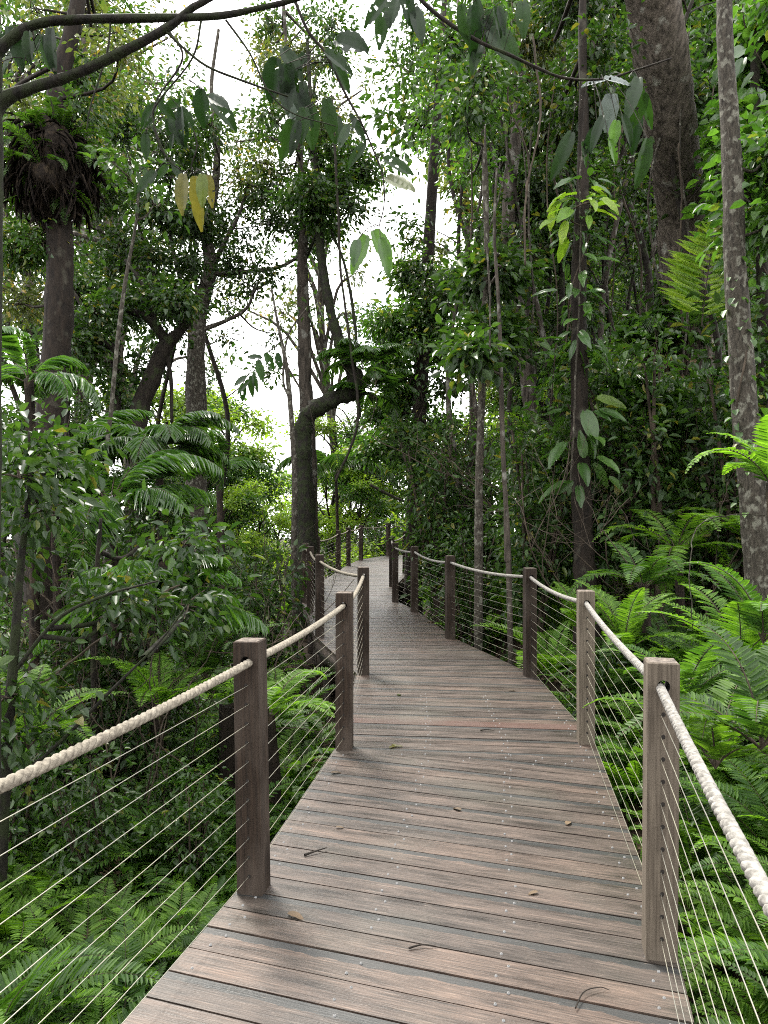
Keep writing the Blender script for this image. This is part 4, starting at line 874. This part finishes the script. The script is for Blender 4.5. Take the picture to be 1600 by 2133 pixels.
def shrub_zone(n, x0, x1, y0, y1, smin, smax, kinds, where, grp, mind=.5, zoff=0, rad=.45):
    pts = []; tries = 0
    while len(pts) < n and tries < n*40:
        tries += 1; y = R.uniform(y0, y1); x = R.uniform(x0(y), x1(y)); s = R.uniform(smin, smax)
        if not place_ok(x, y, .15+rad*s) or any((x-a)**2+(y-b)**2 < mind**2 for a, b in pts): continue
        if x > 0 and y < 12.6 and 1385 < 800+FPX*x/y < 1535: continue
        if x < 0 and 9 < y < 26 and 800+FPX*x/y > 400 and R.random() < .6: continue
        pts.append((x, y)); k = kinds[R.integers(len(kinds))]
        put(sh[k], (x, y, float(ground(x, y))-.05+zoff), R.uniform(0, 6.28), s, SHG[k][0]+' '+where, SHG[k][1]+' '+grp, 'shrub', (R.normal()*.08, R.normal()*.08))
shrub_zone(11, lambda y: -.60*y, lambda y: xl(y)-1.2, 6, 9.5, .6, 1.0, [0, 3, 3, 4, 0], 'in the dim thicket beyond the beige rope', 'beyond the beige rope', .55)
shrub_zone(40, lambda y: -.58*y, lambda y: xl(y)-.7, 9.5, 20, .75, 1.35, [0, 1, 3, 1, 0, 3], 'on the slope below the forking pale tree', 'below the forking pale tree', .7)
shrub_zone(14, lambda y: -.3*y, lambda y: xl(y)-.6, 12, 24, .55, .95, [2, 2, 1], 'in the sunlit gap beside the bent trunk', 'in the sunlit gap', .8)
shrub_zone(6, lambda y: xr_(y)+.5, lambda y: .60*y, 4.5, 9, .5, .9, [0, 4, 1, 4], 'between the ferns on the bank', 'between the bank ferns', .5)
shrub_zone(40, lambda y: xr_(y)+.5, lambda y: .58*y, 9, 21, .7, 1.25, [5, 6, 5, 3, 6], 'in the dense wood uphill of the walk', 'uphill of the walk', .65)
shrub_zone(22, lambda y: -.58*y, lambda y: xl(y)-.9, 4.8, 9.5, .45, .75, [1, 2, 0, 1], 'among the ferns under the dim thicket', 'under the dim thicket', .45)
shrub_zone(16, lambda y: -1.5-(y-20)*.05, lambda y: 4.5, 27.6, 34, 1.0, 1.7, [1, 2, 2], 'behind the far bend of the walk', 'behind the far bend', .8)
TL = ['dark crowned forest tree', 'green crowned forest tree with brown bark', 'olive crowned forest tree with pale bark', 'low light green forest tree', 'thickly leafed dark forest tree', 'airy green forest tree', 'airy dark forest tree']
def bgt(px, Y, top, k, where, grp, rz=None, wide=1.0):
    x = (px-800)/FPX*Y
    if 0 < x < 4.4 and Y < 32: x = 4.4+Q.random()*2
    z = float(ground(x, Y)); zt = CAMZ-(top-HY)/FPX*Y; h = [13, 12, 14, 8, 11, 13, 12][k]; s = max(.35, (zt-z)/h)
    put(tp[k], (x, Y, z-.1), R.uniform(0, 6.28), (s*wide, s*wide, s), TL[k]+' '+where, grp and TL[k].split(' forest')[0]+' trees '+grp, 'tree')
Q = np.random.default_rng(99)
def slim_proto(seed, h, bark):
    global R; keep = R; R = np.random.default_rng(seed); root = empty('slim_tree', (0, 0, -50)); g = G(); g2 = G()
    p = spline([V([0, 0, -.5])]+[V([R.normal()*.16*t*3, R.normal()*.16*t*3, h*t]) for t in (.2, .4, .6, .8, 1)], 40); tube(g, p, np.linspace(.062, .024, 40), 8, 0, .09); bl = []
    for k in range(9):
        i = R.integers(16, 40); a = R.random()*6.28; l = R.uniform(.4, 1.3); c = p[i]+V([math.cos(a)*l, math.sin(a)*l, l*.3])
        tube(g, spline([p[i-1], (p[i]+c)/2+R.normal(size=3)*.06, c], 6), np.linspace(.014, .006, 6), 5, 0, .05); bl.append((c, (.45, .45, .32), 130))
    crown(g2, bl, .105, .46, 0, 1, None, 20, .16, .35, .005)
    g.build('trunk', [M[bark]], root, True); g2.build('crown', [M['dark'], M['twig']], root); R = keep; return root
slim = [slim_proto(81, 10, 'barkdark'), slim_proto(82, 11, 'barkgrey'), slim_proto(83, 9.5, 'barkpale')]
SN = ['slim dark barked tree', 'slim grey barked tree', 'slim pale barked tree']
for i, px in enumerate((962, 975, 1010, 1120, 1215, 1030, 1090, 1140, 1185, 1255, 1275, 1300, 1330, 1345, 1370, 1480, 1530, 1620, 1250, 1150)):
    Y = Q.uniform(10.5, 19); x = (px-800)/FPX*Y; k = int(Q.integers(3)) if i % 3 else 0
    if place_ok(x, Y, .5): put(slim[k], (x, Y, float(ground(x, Y))), Q.uniform(0, 6), Q.uniform(.8, 1.25), SN[k]+' standing in the wood uphill of the walk', SN[k].replace('tree', 'trees')+' uphill', 'tree', (Q.normal()*.035, Q.normal()*.035))
for i, (px, Y) in enumerate(((150, 15), (200, 19), (330, 18), (365, 22), (60, 13), (465, 20))):
    x = (px-800)/FPX*Y; k = (0, 1, 0)[i % 3]
    put(slim[k], (x, Y, float(ground(x, Y))), Q.uniform(0, 6), Q.uniform(.9, 1.3), SN[k]+' standing on the slope among the forking trees', SN[k].replace('tree', 'trees')+' downhill', 'tree', (Q.normal()*.05, Q.normal()*.05))
# uphill wood
for i in range(27):
    px = 1050+i/26*620+Q.normal()*20; Y = Q.uniform(21, 42)
    bgt(px, Y, Q.uniform(-250, 250) if px > 1000 else Q.uniform(100, 450), [0, 6, 2, 4, 0, 5, 1][Q.integers(7)], 'in the wood beyond the slender pale trunks', 'of the uphill wood', wide=1.0)
for i in range(22):
    px = 880+i/21*740+Q.normal()*20; bgt(px, Q.uniform(17, 28), Q.uniform(480, 800), [4, 1, 0, 3, 4][Q.integers(5)], 'filling the understorey behind the upright brown trunk', 'of the uphill understorey', wide=1.2)
# downhill wood
for i in range(6):
    px = -60+i/5*340+Q.normal()*15; bgt(px, Q.uniform(22, 34), Q.uniform(-120, 160), [5, 6][Q.integers(2)], 'in the wood behind the forking pale tree', 'of the downhill wood')
for (px, Y, top) in ((700, 40, 120),):
    bgt(px, Y, top, [5, 6][Q.integers(2)], 'behind the twin trunks in the open sky gap', 'of the open gap', wide=.8)
for (px, Y, top, k) in ((460, 32, 815, 3), (400, 28, 850, 3), (500, 38, 960, 3), (330, 30, 800, 3), (560, 46, 1010, 3), (690, 38, 870, 3), (740, 42, 840, 6), (790, 36, 900, 3), (720, 36, 960, 3), (640, 48, 980, 3), (830, 44, 780, 6), (590, 34, 1060, 3), (845, 36, 920, 3), (690, 33, 960, 3), (760, 34, 930, 3), (830, 36, 960, 3), (480, 27, 1010, 3), (415, 26, 930, 3), (545, 32, 1050, 3)):
    bgt(px, Y, top, k, 'standing lower down the sunlit slope', 'of the sunlit slope', wide=1.15)
for (px, Y, top, k) in ((60, 17, 830, 4), (180, 18, 880, 4), (280, 18, 960, 4), (370, 20, 980, 1), (20, 13, 900, 4), (120, 14, 950, 4)):
    bgt(px, Y, top, k, 'low in the thicket under the big basket fern', 'of the downhill thicket', wide=1.3)

for (x, y, h, k) in ((-5, -6, 12, 0), (5, -5, 12, 1), (0.5, -10, 14, 4), (9, -2, 12, 0), (-9, -3, 12, 4), (-3, -12, 14, 0), (6, -11, 14, 4), (-12, -9, 14, 1)):  # unseen trees added behind the viewpoint to block sky light and darken front faces
    copy_tree(tp[k], (x, y, float(ground(x, y))-.1), R.uniform(0, 6.28), h/12, 'tall unseen tree added behind the viewpoint to block sky light', 'unseen trees added to block sky light', 'tree')
def bare_proto(seed, h):
    global R; keep = R; R = np.random.default_rng(seed); root = empty('bare_sapling', (0, 0, -50)); g = G()
    def br(a, d, l, r_, dep):
        n = 7; p = [a]; dd = d.copy()
        for k in range(n): dd = nrm(dd+R.normal(size=3)*.16+V([0, 0, .03])); p.append(p[-1]+dd*l/n)
        p = V(p); tube(g, p, np.linspace(r_, r_*.45, n+1), 5, 0, .1)
        if dep: 
            for k in range(3 if dep > 1 else 4):
                i = R.integers(2, n+1); br(p[i], nrm(dd+R.normal(size=3)*.75), l*R.uniform(.35, .65), r_*.5, dep-1)
    for k in range(3): br(V([0, 0, -.1]), nrm(V([R.normal()*.45, R.normal()*.45, 1.])), h*R.uniform(.7, 1), .011, 3)
    g.build('stems', [M['twig']], root, True); R = keep; return root
bp_ = [bare_proto(71, 1.7), bare_proto(72, 2.1), bare_proto(73, 2.6)]
for px, Y, k, sc_ in ((60, 5.6, 0, 1.2), (130, 6.4, 1, 1), (230, 6.0, 0, 1), (300, 7.2, 1, 1.1), (380, 6.6, 0, .9), (150, 8, 2, 1.2), (420, 8.4, 1, 1.2), (520, 9.6, 2, 1), (340, 9.5, 2, 1.5), (270, 5.2, 0, .9)):
    x = (px-800)/FPX*Y; put(bp_[k], (x, Y, float(ground(x, Y))), R.uniform(0, 6), sc_, 'leafless twiggy sapling among the ferns beyond the beige rope', 'bare twiggy saplings', 'sapling')
for px, Y, k, sc_ in ((1300, 9, 2, 1.1), (1420, 8, 1, 1.2), (1180, 13, 2, 1.8)):
    x = (px-800)/FPX*Y; put(bp_[k], (x, Y, float(ground(x, Y))), R.uniform(0, 6), sc_, 'leafless twiggy sapling in the wood uphill of the white rope', 'bare twiggy saplings uphill', 'sapling')
# ground cover and leaf litter
def carpet():
    g = G(); n = 26000
    y = R.uniform(.9, 1, n)*0+1.5+R.random(n)**1.3*20; x = R.uniform(-.62, .62, n)*y*1.02
    ok = np.array([place_ok(a, b, .04) for a, b in zip(x, y)]); x = x[ok]; y = y[ok]; n = len(x)
    z = ground(x, y)+R.random(n)**2*.42
    D = nrm(R.normal(size=(n, 3))+V([0, 0, .5])); s = .05+.09*R.random(n)
    leaves(g, np.stack([x, y, z], 1), D, nrm(V([0, 0, 1.])+R.normal(size=(n, 3))*.4), s, s*.45)
    tag(g.build('ground_cover', [M['ferndark']]), 'low leafy ground cover between the ferns', 'ground cover', kind='stuff')
    g = G(); n = 9000; y = 1.4+R.random(n)*11; x = R.uniform(-.62, .62, n)*y
    z = ground(x, y)+.012+R.random(n)*.03
    D = R.normal(size=(n, 3))*V([1, 1, .25]); s = .05+.08*R.random(n)
    leaves(g, np.stack([x, y, z], 1), D, nrm(V([0, 0, 1.])+R.normal(size=(n, 3))*.35), s, s*.5, fold=.35, droop=-.2)
    tag(g.build('leaf_litter', [M['dead']]), 'brown leaf litter on the forest floor', 'leaf litter', kind='stuff')
carpet()
# lianas
def liana(pts, Y, w_, label, bark='twig'):
    p = [P(a, b, Y) for a, b in pts]; q = spline(p, 40); q = q+np.cumsum(R.normal(size=q.shape), 0)*.004; g = G(); org = q[0]
    tube(g, q-org, w_/2/FPX*Y, 6, 0, .1); o = g.build('liana', [M[bark]], None, True); o.location = tuple(org); tag(o, label, 'liana')
liana([(700, 1000), (745, 880), (730, 720), (708, 560), (700, 380), (690, 200)], 14, 6, 'thin dark liana looping up beside the elbow of the mossy trunk', 'barkdark')
liana([(1440, 1310), (1432, 1200), (1450, 1110), (1510, 1085), (1600, 1088)], 5.4, 2.2, 'pale wiry tendril arching over the bank ferns', 'barkpale')
liana([(1190, 1000), (1198, 800), (1210, 600), (1206, 400), (1210, 300)], 8.9, 4, 'pale thin vine running up the upright brown trunk', 'barkpale')
liana([(770, 1010), (820, 1035), (880, 1060)], 30, 7, 'dark bare limb slanting behind the far posts', 'barkdark')
liana([(-10, 1480), (110, 1400), (260, 1290), (380, 1210)], 5.2, 5, 'thin bare stem slanting through the dim thicket', 'twig')
for i in range(19):
    px = Q.uniform(960, 1560) if i < 19 else Q.uniform(480, 760); Y = Q.uniform(8.5, 14) if i < 19 else Q.uniform(14, 17); t0 = Q.uniform(-50, 350); t1 = t0+Q.uniform(350, 850); sw = Q.normal()*14
    if i >= 19: t1 = min(t1, 820)
    liana([(px, t0), (px+sw, (t0*2+t1)/3), (px-sw*.6, (t0+2*t1)/3), (px+Q.normal()*12, t1)], Y, Q.uniform(2, 4.5), 'thin vine hanging down among the uphill trunks' if i < 19 else 'thin vine hanging down near the twin trunks', 'twig' if i % 3 else 'barkpale')
for q in sc.objects:
    if q.name.startswith('liana') and q['label'].startswith('thin vine hanging'): q['group'] = 'vines '+q['label'][10:]
for o in list(ferns)+sh+tp+slim+bp_:
    if o.name not in used: bpy.data.objects.remove(o)
print('objects', len(sc.objects), 'ferns', nf, 'verts', sum(len(m.vertices) for m in bpy.data.meshes))
